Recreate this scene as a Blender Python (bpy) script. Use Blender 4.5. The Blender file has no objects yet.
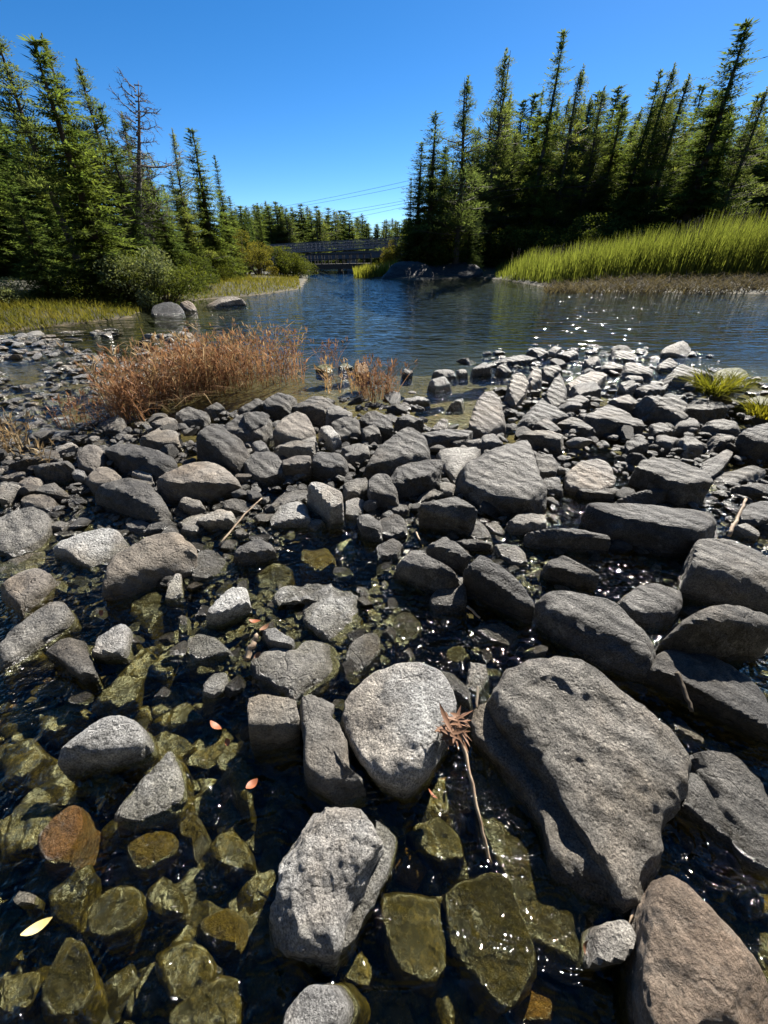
import bpy, bmesh, math, random
import numpy as np
from mathutils import Vector, noise, Matrix
R = math.radians
random.seed(7); rng = np.random.default_rng(11)
SC = bpy.context.scene; COL = SC.collection

# ------------------------------------------------------------ camera, sky, sun
FPX, PW, PH, CAMZ = 400.0, 768, 1024, 1.5
PITCH = math.atan(254.0/400.0)
cd = bpy.data.cameras.new('camera'); cam = bpy.data.objects.new('camera', cd); COL.objects.link(cam)
cam.location = (0, 0, CAMZ); cam.rotation_euler = (math.pi/2 - PITCH, 0, 0)
cd.sensor_width = 36; cd.lens = FPX*36/1024; cd.clip_start = .02; cd.clip_end = 3000
SC.camera = cam
SUN_EL, SUN_AZ = R(38), R(31)                      # azimuth measured from +Y towards +X
w = bpy.data.worlds.new('World'); SC.world = w; w.use_nodes = True
nt = w.node_tree; bg = nt.nodes['Background']
sky = nt.nodes.new('ShaderNodeTexSky'); sky.sky_type = 'NISHITA'; sky.sun_disc = False
sky.sun_elevation = SUN_EL; sky.sun_rotation = SUN_AZ
sky.air_density = .75; sky.dust_density = 0.3; sky.ozone_density = 2.2; sky.altitude = 2500
hs = nt.nodes.new('ShaderNodeHueSaturation'); hs.inputs['Saturation'].default_value = 1.32
nt.links.new(sky.outputs[0], hs.inputs['Color']); nt.links.new(hs.outputs[0], bg.inputs[0]); bg.inputs[1].default_value = .05
sl = bpy.data.lights.new('sun', 'SUN'); sl.energy = 5.0; sl.angle = R(.5); sl.color = (1, .94, .84)
so = bpy.data.objects.new('sun', sl); COL.objects.link(so)
sd = Vector((math.sin(SUN_AZ)*math.cos(SUN_EL), math.cos(SUN_AZ)*math.cos(SUN_EL), math.sin(SUN_EL)))
so.rotation_euler = sd.to_track_quat('Z', 'Y').to_euler(); so.location = sd*50
SC.view_settings.view_transform = 'Standard'; SC.view_settings.look = 'None'
SC.view_settings.exposure = 1.78; SC.view_settings.gamma = 1.0
SC.cycles.max_bounces = 8; SC.cycles.transparent_max_bounces = 12; SC.cycles.diffuse_bounces = 2

# ------------------------------------------------------------ pixel <-> place
cp, sp = math.cos(PITCH), math.sin(PITCH)
def ray(px, py):
    dx, dy = (px-384)/FPX, (512-py)/FPX
    return dx, cp+dy*sp, -sp+dy*cp
def at(px, py, z=0.0):
    x, y, u = ray(px, py); t = (z-CAMZ)/u
    return Vector((x*t, y*t, z))
def at_depth(px, py, Y):
    x, y, u = ray(px, py); t = Y/y
    return Vector((x*t, Y, CAMZ+u*t))
def proj(p):
    Z = p[2]-CAMZ; f = p[1]*cp-Z*sp; u = p[1]*sp+Z*cp
    return 384+p[0]/f*FPX, 512-u/f*FPX
def sstep(a, b, v):
    t = min(1, max(0, (v-a)/(b-a))); return t*t*(3-2*t)
LAKE = .12
def wlev(Y): return LAKE*sstep(2.2, 6.5, Y)        # the water drops a little through the rocks

# ------------------------------------------------------------ object helpers
def tag(o, label=None, cat=None, group=None, kind=None):
    if label: o['label'] = label
    if cat: o['category'] = cat
    if group: o['group'] = group
    if kind: o['kind'] = kind
    return o
def mesh_obj(name, verts, faces, mat, parent=None, smooth=True, mats=None, midx=None, loc=None):
    me = bpy.data.meshes.new(name)
    me.from_pydata([tuple(v) for v in verts], [], [tuple(f) for f in faces])
    if mats:
        for m in mats: me.materials.append(m)
        if midx is not None: me.polygons.foreach_set('material_index', midx)
    else: me.materials.append(mat)
    if smooth: me.polygons.foreach_set('use_smooth', [True]*len(me.polygons))
    me.update()
    o = bpy.data.objects.new(name, me); COL.objects.link(o)
    if parent: o.parent = parent
    if loc is not None: o.location = loc
    return o
def empty(name, loc=(0, 0, 0), rz=0):
    o = bpy.data.objects.new(name, None); COL.objects.link(o)
    o.location = loc; o.rotation_euler = (0, 0, rz); o.empty_display_size = .1
    return o
def copy_tree(o, parent=None):
    c = o.copy(); COL.objects.link(c)
    if parent: c.parent = parent
    for ch in [x for x in bpy.data.objects if x.parent == o]: copy_tree(ch, c)
    return c
class MB:
    """collects simple shapes for one mesh"""
    def __init__(s): s.v = []; s.f = []
    def box(s, x0, x1, y0, y1, z0, z1):
        n = len(s.v)
        s.v += [(x, y, z) for z in (z0, z1) for y in (y0, y1) for x in (x0, x1)]
        s.f += [(n, n+2, n+3, n+1), (n+4, n+5, n+7, n+6), (n, n+1, n+5, n+4), (n+2, n+6, n+7, n+3), (n, n+4, n+6, n+2), (n+1, n+3, n+7, n+5)]
    def bar(s, a, b, w, h=None):
        a, b = Vector(a), Vector(b); h = h or w; d = (b-a).normalized()
        up = Vector((0, 0, 1)) if abs(d.z) < .9 else Vector((0, 1, 0))
        x = d.cross(up).normalized(); y = x.cross(d); n = len(s.v)
        for p in (a, b):
            for i, j in ((-1, -1), (1, -1), (1, 1), (-1, 1)): s.v.append(tuple(p+x*w/2*i+y*h/2*j))
        s.f += [(n, n+1, n+2, n+3), (n+4, n+7, n+6, n+5)]+[(n+i, n+4+i, n+4+(i+1) % 4, n+(i+1) % 4) for i in range(4)]
    def tube(s, pts, rad, seg=6):
        pts = [Vector(p) for p in pts]; n0 = len(s.v)
        for i, p in enumerate(pts):
            d = (pts[min(i+1, len(pts)-1)]-pts[max(i-1, 0)]).normalized()
            up = Vector((0, 0, 1)) if abs(d.z) < .9 else Vector((0, 1, 0))
            x = d.cross(up).normalized(); y = x.cross(d)
            r = rad[i] if hasattr(rad, '__len__') else rad
            for k in range(seg):
                a = 2*math.pi*k/seg; s.v.append(tuple(p+(x*math.cos(a)+y*math.sin(a))*r))
        for i in range(len(pts)-1):
            for k in range(seg):
                a = n0+i*seg+k; b = n0+i*seg+(k+1) % seg; s.f.append((a, b, b+seg, a+seg))
        s.f.append(tuple(n0+k for k in range(seg))[::-1]); s.f.append(tuple(n0+(len(pts)-1)*seg+k for k in range(seg)))
    def quad(s, a, b, c, d):
        n = len(s.v); s.v += [tuple(a), tuple(b), tuple(c), tuple(d)]; s.f.append((n, n+1, n+2, n+3))
    def build(s, name, mat, parent=None, smooth=False, loc=None):
        return mesh_obj(name, s.v, s.f, mat, parent, smooth, loc=loc)

# ------------------------------------------------------------ materials
class NT:
    def __init__(s, name):
        s.m = bpy.data.materials.new(name); s.m.use_nodes = True; s.t = s.m.node_tree
        s.p = s.t.nodes['Principled BSDF']; s.out = s.t.nodes['Material Output']
    def n(s, typ, **kw):
        o = s.t.nodes.new('ShaderNode'+typ)
        for k, v in kw.items(): setattr(o, k, v)
        return o
    def l(s, a, b): s.t.links.new(a, b)
    def val(s, i, v):
        if isinstance(v, (int, float, tuple)): i.default_value = v
        else: s.l(v, i)
    def noise(s, vec, scale, detail=4, rough=.55, dist=0, out=0):
        o = s.n('TexNoise'); o.inputs['Scale'].default_value = scale; o.inputs['Detail'].default_value = detail
        o.inputs['Roughness'].default_value = rough; o.inputs['Distortion'].default_value = dist
        if vec is not None: s.l(vec, o.inputs['Vector'])
        return o.outputs[out]
    def ramp(s, f, stops, interp='LINEAR'):
        o = s.n('ValToRGB'); s.l(f, o.inputs[0]); e = o.color_ramp.elements; o.color_ramp.interpolation = interp
        while len(e) < len(stops): e.new(.5)
        for i, (p, c) in enumerate(stops):
            e[i].position = p; e[i].color = (c, c, c, 1) if isinstance(c, (int, float)) else (*c, 1)
        return o.outputs[0]
    def mix(s, f, a, b, blend='MIX'):
        o = s.n('MixRGB', blend_type=blend)
        for i, v in enumerate((f, a, b)):
            if isinstance(v, tuple): o.inputs[i].default_value = (*v, 1)
            elif isinstance(v, (int, float)): o.inputs[i].default_value = v if i == 0 else (v, v, v, 1)
            else: s.l(v, o.inputs[i])
        return o.outputs[0]
    def math(s, op, a, b=0.0, clamp=False):
        o = s.n('Math', operation=op, use_clamp=clamp); s.val(o.inputs[0], a); s.val(o.inputs[1], b); return o.outputs[0]
    def mapr(s, v, a, b, c=0., d=1., smooth=True):
        o = s.n('MapRange'); o.interpolation_type = 'SMOOTHSTEP' if smooth else 'LINEAR'
        s.l(v, o.inputs[0]); s.val(o.inputs[1], a); s.val(o.inputs[2], b); s.val(o.inputs[3], c); s.val(o.inputs[4], d); return o.outputs[0]
    def bump(s, h, strength, dist, normal=None):
        o = s.n('Bump'); s.l(h, o.inputs['Height']); o.inputs['Strength'].default_value = strength; o.inputs['Distance'].default_value = dist
        if normal is not None: s.l(normal, o.inputs['Normal'])
        return o.outputs[0]
    def scaled(s, vec, sc):
        o = s.n('Mapping'); s.l(vec, o.inputs[0]); o.inputs['Scale'].default_value = sc; return o.outputs[0]

def above_water(m):
    """height of the shaded point over the local water level"""
    g = m.n('NewGeometry'); sx = m.n('SeparateXYZ'); m.l(g.outputs['Position'], sx.inputs[0])
    lev = m.mapr(sx.outputs[1], 2.2, 6.5, 0., LAKE)
    return m.math('SUBTRACT', sx.outputs[2], lev), g.outputs['Position']

def rock_mat(name, dark, mid, light, speck=.5, crust=.35, strata=0., grain=1.0, algae=1.0, tone=True):
    m = NT(name); tc = m.n('TexCoord'); oi = m.n('ObjectInfo')
    off = m.n('VectorMath', operation='ADD'); m.l(tc.outputs['Object'], off.inputs[0])
    sc = m.n('VectorMath', operation='SCALE'); sc.inputs[0].default_value = (37, 61, 23); m.l(oi.outputs['Random'], sc.inputs['Scale'])
    m.l(sc.outputs[0], off.inputs[1]); V = off.outputs[0]
    big = m.noise(V, 3.2, 5, .6, .6)
    base = m.ramp(big, [(.30, dark), (.52, mid), (.72, light)])
    med = m.noise(V, 26, 7, .72)
    base = m.mix(.75, base, m.ramp(med, [(.28, .36), (.5, .95), (.70, 1.55)]), 'MULTIPLY')
    sp1 = m.noise(V, 170, 3, .7)
    base = m.mix(speck, base, m.ramp(sp1, [(.34, .18), (.48, 1.0), (.66, 2.0)]), 'MULTIPLY')
    cr = m.math('MULTIPLY', m.mapr(m.noise(V, 9, 8, .75, .4), .54, .64), m.mapr(m.noise(V, 60, 4, .7), .40, .58))
    base = m.mix(m.math('MULTIPLY', cr, crust), base, (.40, .395, .37))
    pit = m.n('TexVoronoi'); pit.inputs['Scale'].default_value = 42; m.l(V, pit.inputs['Vector'])
    pitm = m.mapr(pit.outputs['Distance'], .0, .38)
    pat = m.noise(V, 5.5, 6, .65, .8)
    base = m.mix(.8, base, m.ramp(pat, [(.30, .72), (.46, .95), (.60, 1.08), (.72, 1.35)]), 'MULTIPLY')
    # per-rock tone
    if tone: base = m.mix(1., base, m.ramp(oi.outputs['Random'], [(0, (.62, .62, .64)), (.3, (.92, .90, .88)), (.55, (1.05, 1.0, .93)), (.75, (.80, .81, .84)), (1, (1.42, 1.38, 1.32))]), 'MULTIPLY')
    stn = m.noise(V, 1.7, 4, .6)
    base = m.mix(m.mapr(stn, .5, .68, 0, .45), base, m.mix(1., base, (1.15, .95, .72), 'MULTIPLY'))
    # fracture lines
    cv = m.n('TexVoronoi', feature='DISTANCE_TO_EDGE'); cv.inputs['Scale'].default_value = 2.6
    wv = m.n('VectorMath', operation='ADD'); m.l(V, wv.inputs[0])
    wn = m.n('TexNoise'); wn.inputs['Scale'].default_value = 5; wn.inputs['Detail'].default_value = 5; m.l(V, wn.inputs['Vector'])
    ws = m.n('VectorMath', operation='SCALE'); m.l(wn.outputs['Color'], ws.inputs[0]); ws.inputs['Scale'].default_value = .35
    m.l(ws.outputs[0], wv.inputs[1]); m.l(wv.outputs[0], cv.inputs['Vector'])
    crack = m.mapr(cv.outputs['Distance'], .0, .022)
    base = m.mix(m.math('MULTIPLY', m.math('SUBTRACT', 1., crack), .22), base, (.05, .045, .04))
    # wet band and algae below the waterline
    h, P = above_water(m)
    hn = m.math('ADD', h, m.math('MULTIPLY', m.math('SUBTRACT', m.noise(P, 7, 5, .65), .5), .07))
    wet = m.mapr(hn, .012, .06, 1, 0)
    base = m.mix(m.math('MULTIPLY', wet, .68), base, m.mix(1., base, (.30, .28, .20), 'MULTIPLY'))
    alg = m.ramp(m.mix(.5, m.noise(P, 13, 6, .7), m.noise(P, 65, 5, .75)), [(.32, (.007, .006, .002)), (.45, (.016, .013, .003)), (.54, (.036, .027, .005)), (.67, (.12, .085, .018))])
    am = m.mapr(hn, -.05, .016, algae, 0)
    base = m.mix(am, base, alg)
    m.l(base, m.p.inputs['Base Color'])
    m.l(m.mapr(wet, 0, 1, .62, .22), m.p.inputs['Roughness'])
    m.l(m.mapr(wet, 0, 1, .30, .5), m.p.inputs['Specular IOR Level'])
    hgt = m.math('ADD', m.math('MULTIPLY', m.noise(V, 11, 10, .72), .95), m.math('MULTIPLY', m.noise(V, 70, 6, .75), .42*grain))
    if strata:
        wvt = m.n('TexWave', bands_direction='DIAGONAL'); wvt.inputs['Scale'].default_value = 4.5; wvt.inputs['Distortion'].default_value = 5
        wvt.inputs['Detail'].default_value = 5; wvt.inputs['Detail Scale'].default_value = 1.6; m.l(V, wvt.inputs['Vector'])
        hgt = m.math('ADD', hgt, m.math('MULTIPLY', wvt.outputs['Fac'], strata))
    rg = m.n('TexNoise', noise_type='RIDGED_MULTIFRACTAL'); m.l(V, rg.inputs['Vector']); rg.inputs['Scale'].default_value = 6.; rg.inputs['Detail'].default_value = 6; rg.inputs['Roughness'].default_value = .55; rg.inputs['Distortion'].default_value = .3
    hgt = m.math('ADD', hgt, m.math('MULTIPLY', rg.outputs[0], .22))
    hgt = m.math('ADD', hgt, m.math('MULTIPLY', pitm, .16*grain))
    hgt = m.math('ADD', hgt, m.math('MULTIPLY', crack, .14))
    bn = m.n('Bump'); m.l(hgt, bn.inputs['Height']); bn.inputs['Distance'].default_value = .052; m.l(m.mapr(am, 0, 1, 1., .45), bn.inputs['Strength']); m.l(bn.outputs[0], m.p.inputs['Normal'])
    return m.m
M = {}
M['g'] = rock_mat('grey_granite', (.09, .087, .082), (.165, .16, .15), (.26, .255, .24))
M['d'] = rock_mat('dark_gneiss', (.045, .043, .042), (.085, .082, .077), (.15, .145, .137), speck=.8, crust=.3, strata=.3)
M['t'] = rock_mat('tan_granite', (.10, .088, .077), (.175, .158, .138), (.26, .24, .215), speck=.35, crust=.2, strata=.25)
M['w'] = rock_mat('pale_speckled_granite', (.16, .155, .15), (.29, .285, .275), (.43, .425, .41), speck=.75, crust=.55, grain=1.8)
M['l'] = rock_mat('layered_gneiss', (.085, .082, .077), (.155, .15, .14), (.25, .24, .225), speck=.75, crust=.35, strata=.45, grain=1.8)
M['s'] = rock_mat('algae_covered_stone', (.02, .018, .007), (.042, .036, .011), (.085, .068, .02), speck=.5, crust=0., algae=.85)
M['o'] = rock_mat('rusty_brown_stone', (.10, .05, .015), (.24, .13, .04), (.36, .22, .08), speck=.4, crust=.1, algae=.25)
M['y'] = rock_mat('ochre_stone', (.07, .05, .012), (.17, .125, .025), (.28, .21, .05), speck=.4, crust=.1, algae=.2)
M['b'] = rock_mat('brown_gneiss', (.11, .085, .066), (.19, .15, .118), (.28, .23, .185), speck=.4, crust=.15, strata=.2)
M['W'] = rock_mat('white_crusted_granite', (.17, .165, .16), (.32, .315, .305), (.50, .495, .48), speck=.8, crust=.75, grain=1.8, tone=False)
M['k'] = rock_mat('dark_and_tree_shade_rock', (.018, .019, .021), (.032, .034, .038), (.055, .058, .062), crust=.03)  # headland outcrops: tree shade put into the colour; shore dome: its own dark tone
M['m'] = rock_mat('mossy_granite', (.05, .055, .015), (.11, .12, .03), (.22, .21, .09), speck=.4, crust=.1)

def leaf_mat(name, c1, c2, trans=.35, scale=1.2, tint=(1.25, 1.2, .6)):
    m = NT(name); oi = m.n('ObjectInfo'); g = m.n('NewGeometry')
    f = m.noise(g.outputs['Position'], scale, 4, .65)
    c = m.ramp(f, [(.3, c1), (.7, c2)])
    rnd = m.ramp(g.outputs['Random Per Island'], [(0, .6), (.5, 1.), (1, 1.45)])
    c = m.mix(1., c, rnd, 'MULTIPLY')
    c = m.mix(1., c, m.ramp(oi.outputs['Random'], [(0, (.8, .85, .9)), (1, (1.2, 1.1, .9))]), 'MULTIPLY')
    m.l(c, m.p.inputs['Base Color']); m.p.inputs['Roughness'].default_value = .9; m.p.inputs['Specular IOR Level'].default_value = .04
    t = m.n('BsdfTranslucent'); m.l(m.mix(1., c, tint, 'MULTIPLY'), t.inputs[0])
    x = m.n('MixShader'); x.inputs[0].default_value = trans
    m.l(m.p.outputs[0], x.inputs[1]); m.l(t.outputs[0], x.inputs[2]); m.l(x.outputs[0], m.out.inputs[0])
    return m.m
M['spruce'] = leaf_mat('spruce_needles', (.048, .080, .024), (.13, .162, .044), .55, 1.2, (1.1, 1.15, .7))
M['pine'] = leaf_mat('pine_needles', (.06, .090, .032), (.15, .17, .058), .58, 1.2, (1.1, 1.15, .7))
M['willow'] = leaf_mat('willow_leaves', (.045, .065, .015), (.095, .115, .028), .35)
M['pale_leaf'] = leaf_mat('pale_leaves', (.09, .115, .055), (.20, .22, .12), .3)
M['gold_leaf'] = leaf_mat('yellowing_leaves', (.085, .09, .02), (.18, .15, .035), .4)
M['reed'] = leaf_mat('green_reed_blades', (.092, .110, .023), (.21, .212, .055), .5, 2.5, (1.1, 1.15, .6))
M['reed_dry'] = leaf_mat('dead_reed_litter', (.06, .052, .043), (.17, .15, .125), .2, 3)
M['grass'] = leaf_mat('bank_grass', (.06, .075, .016), (.16, .145, .04), .45, 2.)
M['tuft'] = leaf_mat('green_sedge', (.07, .085, .012), (.17, .16, .025), .45, 4.)
M['brown_grass'] = leaf_mat('russet_dry_grass', (.14, .067, .042), (.33, .20, .125), .35, 3.5, (1.1, .98, .74))
M['straw'] = leaf_mat('straw_coloured_grass', (.22, .15, .08), (.38, .29, .18), .35, 4., (1.05, .95, .8))
def plain(name, c, rough=.8, bumps=0, scale=20, c2=None, metal=0):
    m = NT(name); tc = m.n('TexCoord'); f = m.noise(tc.outputs['Object'], scale, 6, .65)
    c2 = c2 or tuple(v*.55 for v in c)
    m.l(m.ramp(f, [(.3, c2), (.7, c)]), m.p.inputs['Base Color']); m.p.inputs['Roughness'].default_value = rough
    m.p.inputs['Metallic'].default_value = metal
    if bumps: m.l(m.bump(f, .6, bumps), m.p.inputs['Normal'])
    return m.m
M['bark'] = plain('conifer_bark', (.07, .055, .043), .9, .02, 14)
M['deadwood'] = plain('grey_dead_wood', (.13, .115, .10), .9, .01, 18)
M['drift'] = plain('bleached_driftwood', (.34, .27, .19), .75, .004, 40, (.16, .10, .06))
M['stem'] = plain('dark_stem', (.07, .05, .03), .8, .002, 40)
M['leafdry'] = plain('dry_leaf', (.15, .075, .035), .7, .002, 60, (.13, .055, .025))
M['leafred'] = plain('rusty_leaf', (.22, .065, .02), .6, .002, 60, (.16, .05, .02))
M['leafgold'] = plain('yellow_leaf', (.42, .36, .16), .6, .002, 60, (.36, .26, .08))
M['timber'] = plain('dark_bridge_timber', (.05, .045, .04), .8, .01, 6)
M['steel'] = plain('weathered_bridge_steel', (.12, .135, .16), .7, .005, 3, (.07, .08, .10))
M['concrete'] = plain('bridge_concrete', (.26, .26, .27), .85, .01, 3, (.17, .17, .18))
M['wire'] = plain('cable', (.05, .05, .055), .5)
M['galv'] = plain('galvanised_pole', (.15, .12, .10), .7)

def water_mat():
    m = NT('stream_water'); g = m.n('NewGeometry'); P = g.outputs['Position']
    sx = m.n('SeparateXYZ'); m.l(P, sx.inputs[0])
    far = m.mapr(sx.outputs[1], 3.5, 9.)
    near_h = m.math('ADD', m.math('MULTIPLY', m.noise(m.scaled(P, (1., 1.7, 1)), 7, 2, .5, 1.), .045),
                    m.math('MULTIPLY', m.math('MULTIPLY', m.noise(P, 24, 1.2, .5, .6), m.mapr(m.noise(P, 1.3, 3, .6), .42, .62, .3, 2.2)), .013))
    far_h = m.math('ADD', m.math('MULTIPLY', m.noise(m.scaled(P, (.42, 1., 1)), 4.0, 1.5, .45, .5), .088),
                   m.math('MULTIPLY', m.noise(m.scaled(P, (.5, 1., 1)), 9, 1, .5, .3), .014))
    hh = m.n('Mix'); m.l(far, hh.inputs[0]); m.l(near_h, hh.inputs[2]); m.l(far_h, hh.inputs[3])
    N = m.bump(hh.outputs[0], 1., 1.)
    fr = m.n('Fresnel'); m.l(m.mapr(g.outputs['Backfacing'], 0, 1, 1.333, 1/1.333, False), fr.inputs[0]); m.l(N, fr.inputs[1])
    gl = m.n('BsdfGlossy'); gl.inputs['Roughness'].default_value = .03; m.l(N, gl.inputs['Normal'])
    tr = m.n('BsdfTransparent'); m.l(m.mix(m.mapr(sx.outputs[1], 4.5, 8.5), (.88, .89, .68), (.40, .46, .42)), tr.inputs[0])
    x = m.n('MixShader'); m.l(fr.outputs[0], x.inputs[0]); m.l(tr.outputs[0], x.inputs[1]); m.l(gl.outputs[0], x.inputs[2])
    m.t.nodes.remove(m.p); m.l(x.outputs[0], m.out.inputs[0]); return m.m
M['water'] = water_mat()
def ground_mat():
    m = NT('earth_and_bed'); h, P = above_water(m)
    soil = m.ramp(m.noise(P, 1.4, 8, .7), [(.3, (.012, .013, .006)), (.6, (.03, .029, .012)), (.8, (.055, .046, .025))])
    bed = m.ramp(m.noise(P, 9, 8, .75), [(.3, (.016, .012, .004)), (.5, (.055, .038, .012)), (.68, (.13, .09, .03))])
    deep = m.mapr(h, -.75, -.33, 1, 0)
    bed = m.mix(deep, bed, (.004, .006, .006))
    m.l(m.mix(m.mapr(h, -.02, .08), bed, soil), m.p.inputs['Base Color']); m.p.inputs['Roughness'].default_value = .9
    m.l(m.bump(m.noise(P, 12, 8, .7), .8, .05), m.p.inputs['Normal']); return m.m
M['ground'] = ground_mat()
# ------------------------------------------------------------ land and water
def pl(px, py): v = at(px, py, LAKE); return (v.x, v.y)
WATER = [(-14, -6), (-14, 5.5), (-12, 7.5)] + [pl(*q) for q in ((0, 333), (60, 326), (130, 318), (150, 306), (205, 300), (260, 295), (300, 289), (306, 282), (308, 276))]
WATER += [(-13, 70), (-14, 110), (-4, 110), (-3.2, 70)] + [pl(*q) for q in ((362, 277), (392, 280), (420, 281), (470, 277), (505, 280), (540, 287), (600, 292), (680, 293), (768, 294), (900, 297))]
WATER += [(45, 24), (45, 4), (14, 2), (12, -6)]
WP = np.array(WATER)
def wdist(X, Y):
    """signed distance to the water's edge: positive on land"""
    d = np.full(X.shape, 1e9); ins = np.zeros(X.shape, bool); n = len(WP)
    for i in range(n):
        (x0, y0), (x1, y1) = WP[i], WP[(i+1) % n]
        ex, ey = x1-x0, y1-y0; t = np.clip(((X-x0)*ex+(Y-y0)*ey)/(ex*ex+ey*ey+1e-9), 0, 1)
        d = np.minimum(d, np.hypot(X-x0-t*ex, Y-y0-t*ey))
        if y0 != y1:
            c = ((y0 > Y) != (y1 > Y)) & (X < (x1-x0)*(Y-y0)/(y1-y0)+x0); ins ^= c
    return np.where(ins, -d, d)
def g_weir(x, y):
    """bed under the rocks, for the contact of the boulders"""
    return -.02+.13*sstep(1.6, 4.0, y)
def land_z(X, Y):
    d = wdist(X, Y); Xn = np.asarray(X, float); Yn = np.asarray(Y, float)
    lv = LAKE*np.clip((Yn-2.2)/4.3, 0, 1)
    land = lv+.02+np.clip(d, 0, 3)*.10+np.clip(d-3, 0, 25)*.035
    bed = lv-.30-np.clip(-d-.8, 0, 5)*.35
    near = np.clip((8.2-Yn)/1.6, 0, 1)                      # shallow rocky weir and stream
    bed = bed*(1-near)+(lv-.22)*near
    # the stony shallows beside the left bank
    sh = np.exp(-(((Xn+6.0)/3.2)**2+((Yn-6.2)/2.6)**2))
    bed = bed*(1-sh)+(lv-.045)*sh
    edge = np.clip(-d/.3, 0, 1)
    und = .03*np.sin(Xn*2.1+Yn*1.3)*np.cos(Yn*1.7-Xn*.6)
    return np.where(d > 0, land, (lv+.02)*(1-edge)+bed*edge)+und*np.where(d > 0, 1, .6)+np.clip(-2.0-Yn, 0, 9)*1.6  # last term: unseen steep bank behind the camera, added to block sky fill
def zland(x, y): return float(land_z(np.array([x]), np.array([y]))[0])
def axis(lim, n, k):
    t = np.linspace(-1, 1, n); return np.sign(t)*lim*(np.exp(k*np.abs(t))-1)/(math.exp(k)-1)
xs = axis(420, 260, 5.2); t = np.linspace(0, 1, 260); ys = np.concatenate([np.arange(-12, -1, .5), -1+621*(np.exp(5.2*t)-1)/(math.exp(5.2)-1)])
GX, GY = np.meshgrid(xs, ys); GZ = land_z(GX, GY)
GV = np.stack([GX.ravel(), GY.ravel(), GZ.ravel()], 1); nx = len(xs)
GF = [(j*nx+i, j*nx+i+1, (j+1)*nx+i+1, (j+1)*nx+i) for j in range(len(ys)-1) for i in range(nx-1)]
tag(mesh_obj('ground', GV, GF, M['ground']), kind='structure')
wy = np.concatenate([np.linspace(-2.3, 9, 40), [14, 25, 50, 115]]); WVv = []; WF = []
for y in wy: WVv += [(-15.5, y, wlev(y)), (46, y, wlev(y))]
for j in range(len(wy)-1): WF.append((2*j, 2*j+1, 2*j+3, 2*j+2))
tag(mesh_obj('water', WVv, WF, M['water']), kind='structure')
# ------------------------------------------------------------ bridges and wires
def bridge():
    Y = 62.; a = at_depth(268, 256, Y); b = at_depth(440, 245, Y)
    X0, X1 = a.x, b.x; zf = lambda x: 1.45+(x-X0)/(X1-X0)*1.05
    root = empty('road_bridge', ((X0+X1)/2, Y, 0)); o = Vector(root.location)
    L = lambda x, y, z: Vector((x, y, z))-o
    d = MB()
    for k in range(24):
        xa = X0+(X1-X0)*k/24; xb = X0+(X1-X0)*(k+1)/24; d.bar(L(xa, Y, zf(xa)-.15), L(xb, Y, zf(xb)-.15), 4., .8)
    d.build('girder', M['steel'], root)
    e = MB(); e.bar(L(X0, Y, zf(X0)+.5), L(X1, Y, zf(X1)+.5), 4.6, .16); e.build('deck', M['concrete'], root)
    for yy in (-2.2, 2.2):
        r = MB(); n = 44
        for zz in (.8, 1.1, 1.4): r.bar(L(X0, Y+yy, zf(X0)+zz), L(X1, Y+yy, zf(X1)+zz), .09)
        for k in range(n+1):
            x = X0+(X1-X0)*k/n; r.bar(L(x, Y+yy, zf(x)+.5), L(x, Y+yy, zf(x)+1.42), .07)
            if k < n: x2 = X0+(X1-X0)*(k+1)/n; r.bar(L(x, Y+yy, zf(x)+.6), L(x2, Y+yy, zf(x2)+1.35), .03)
        r.build('railing', M['galv'] if False else M['steel'], root)
    for px in (300, 352, 398):
        x = at_depth(px, 262, Y).x; p = MB(); p.bar(L(x, Y, -1), L(x, Y, zf(x)-.6), 1.1, 3.2); p.build('pier', M['concrete'], root)
    tag(root, 'grey-blue road bridge with latticed railing crossing behind the dark low bridge', 'bridge')
    Y = 52.; a = at_depth(285, 268, Y); b = at_depth(362, 266, Y); root = empty('timber_bridge', (a.x, Y, 0)); o = Vector(root.location)
    d = MB(); d.bar(L(a.x-1, Y, .62), L(b.x+1, Y, .78), 2.4, .5); d.build('deck', M['timber'], root)
    for yy in (-1.1, 1.1):
        r = MB(); r.bar(L(a.x-1, Y+yy, 1.75), L(b.x+1, Y+yy, 1.9), .09); r.bar(L(a.x-1, Y+yy, 1.3), L(b.x+1, Y+yy, 1.45), .07)
        for k in range(15):
            x = a.x-1+(b.x-a.x+2)*k/14; r.bar(L(x, Y+yy, .8), L(x, Y+yy, 1.85), .09)
        r.build('railing', M['timber'], root)
    for f in (.0, .38, .72, 1.):
        x = a.x+(b.x-a.x)*f; p = MB()
        for yy in (-.8, .8): p.bar(L(x, Y+yy, -1), L(x, Y+yy, .5), .4)
        p.bar(L(x, Y-1.1, .38), L(x, Y+1.1, .38), .3); p.build('pier', M['timber'], root)
    tag(root, 'dark low timber bridge on short piers over the narrow outlet', 'bridge')
bridge()
labs = ['highest cable', 'second cable from the top', 'third cable from the top', 'fourth cable from the top', 'fifth cable from the top', 'lowest cable']
for i, ((xa, ya), (xb, yb)) in enumerate([((255, 211), (425, 174)), ((262, 212), (425, 179)), ((300, 217), (425, 193.5)), ((320, 217.5), (425, 196)), ((345, 219), (425, 198.5)), ((376, 223), (425, 216))]):
    Y = 118.; A = at_depth(xa, ya, 150); B = at_depth(xb+110, yb-(yb-ya)*-.0+(yb-ya)/(xb-xa)*110, 90); pts = []
    for k in range(25):
        f = k/24; q = A.lerp(B, f); q.z -= 1.2*4*f*(1-f)*.5; pts.append(q)
    m_ = MB(); m_.tube(pts, .028, 5); tag(m_.build('power_cable', M['wire']), labs[i]+' of the power line over the bridge', 'cable', 'power line cables')
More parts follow.
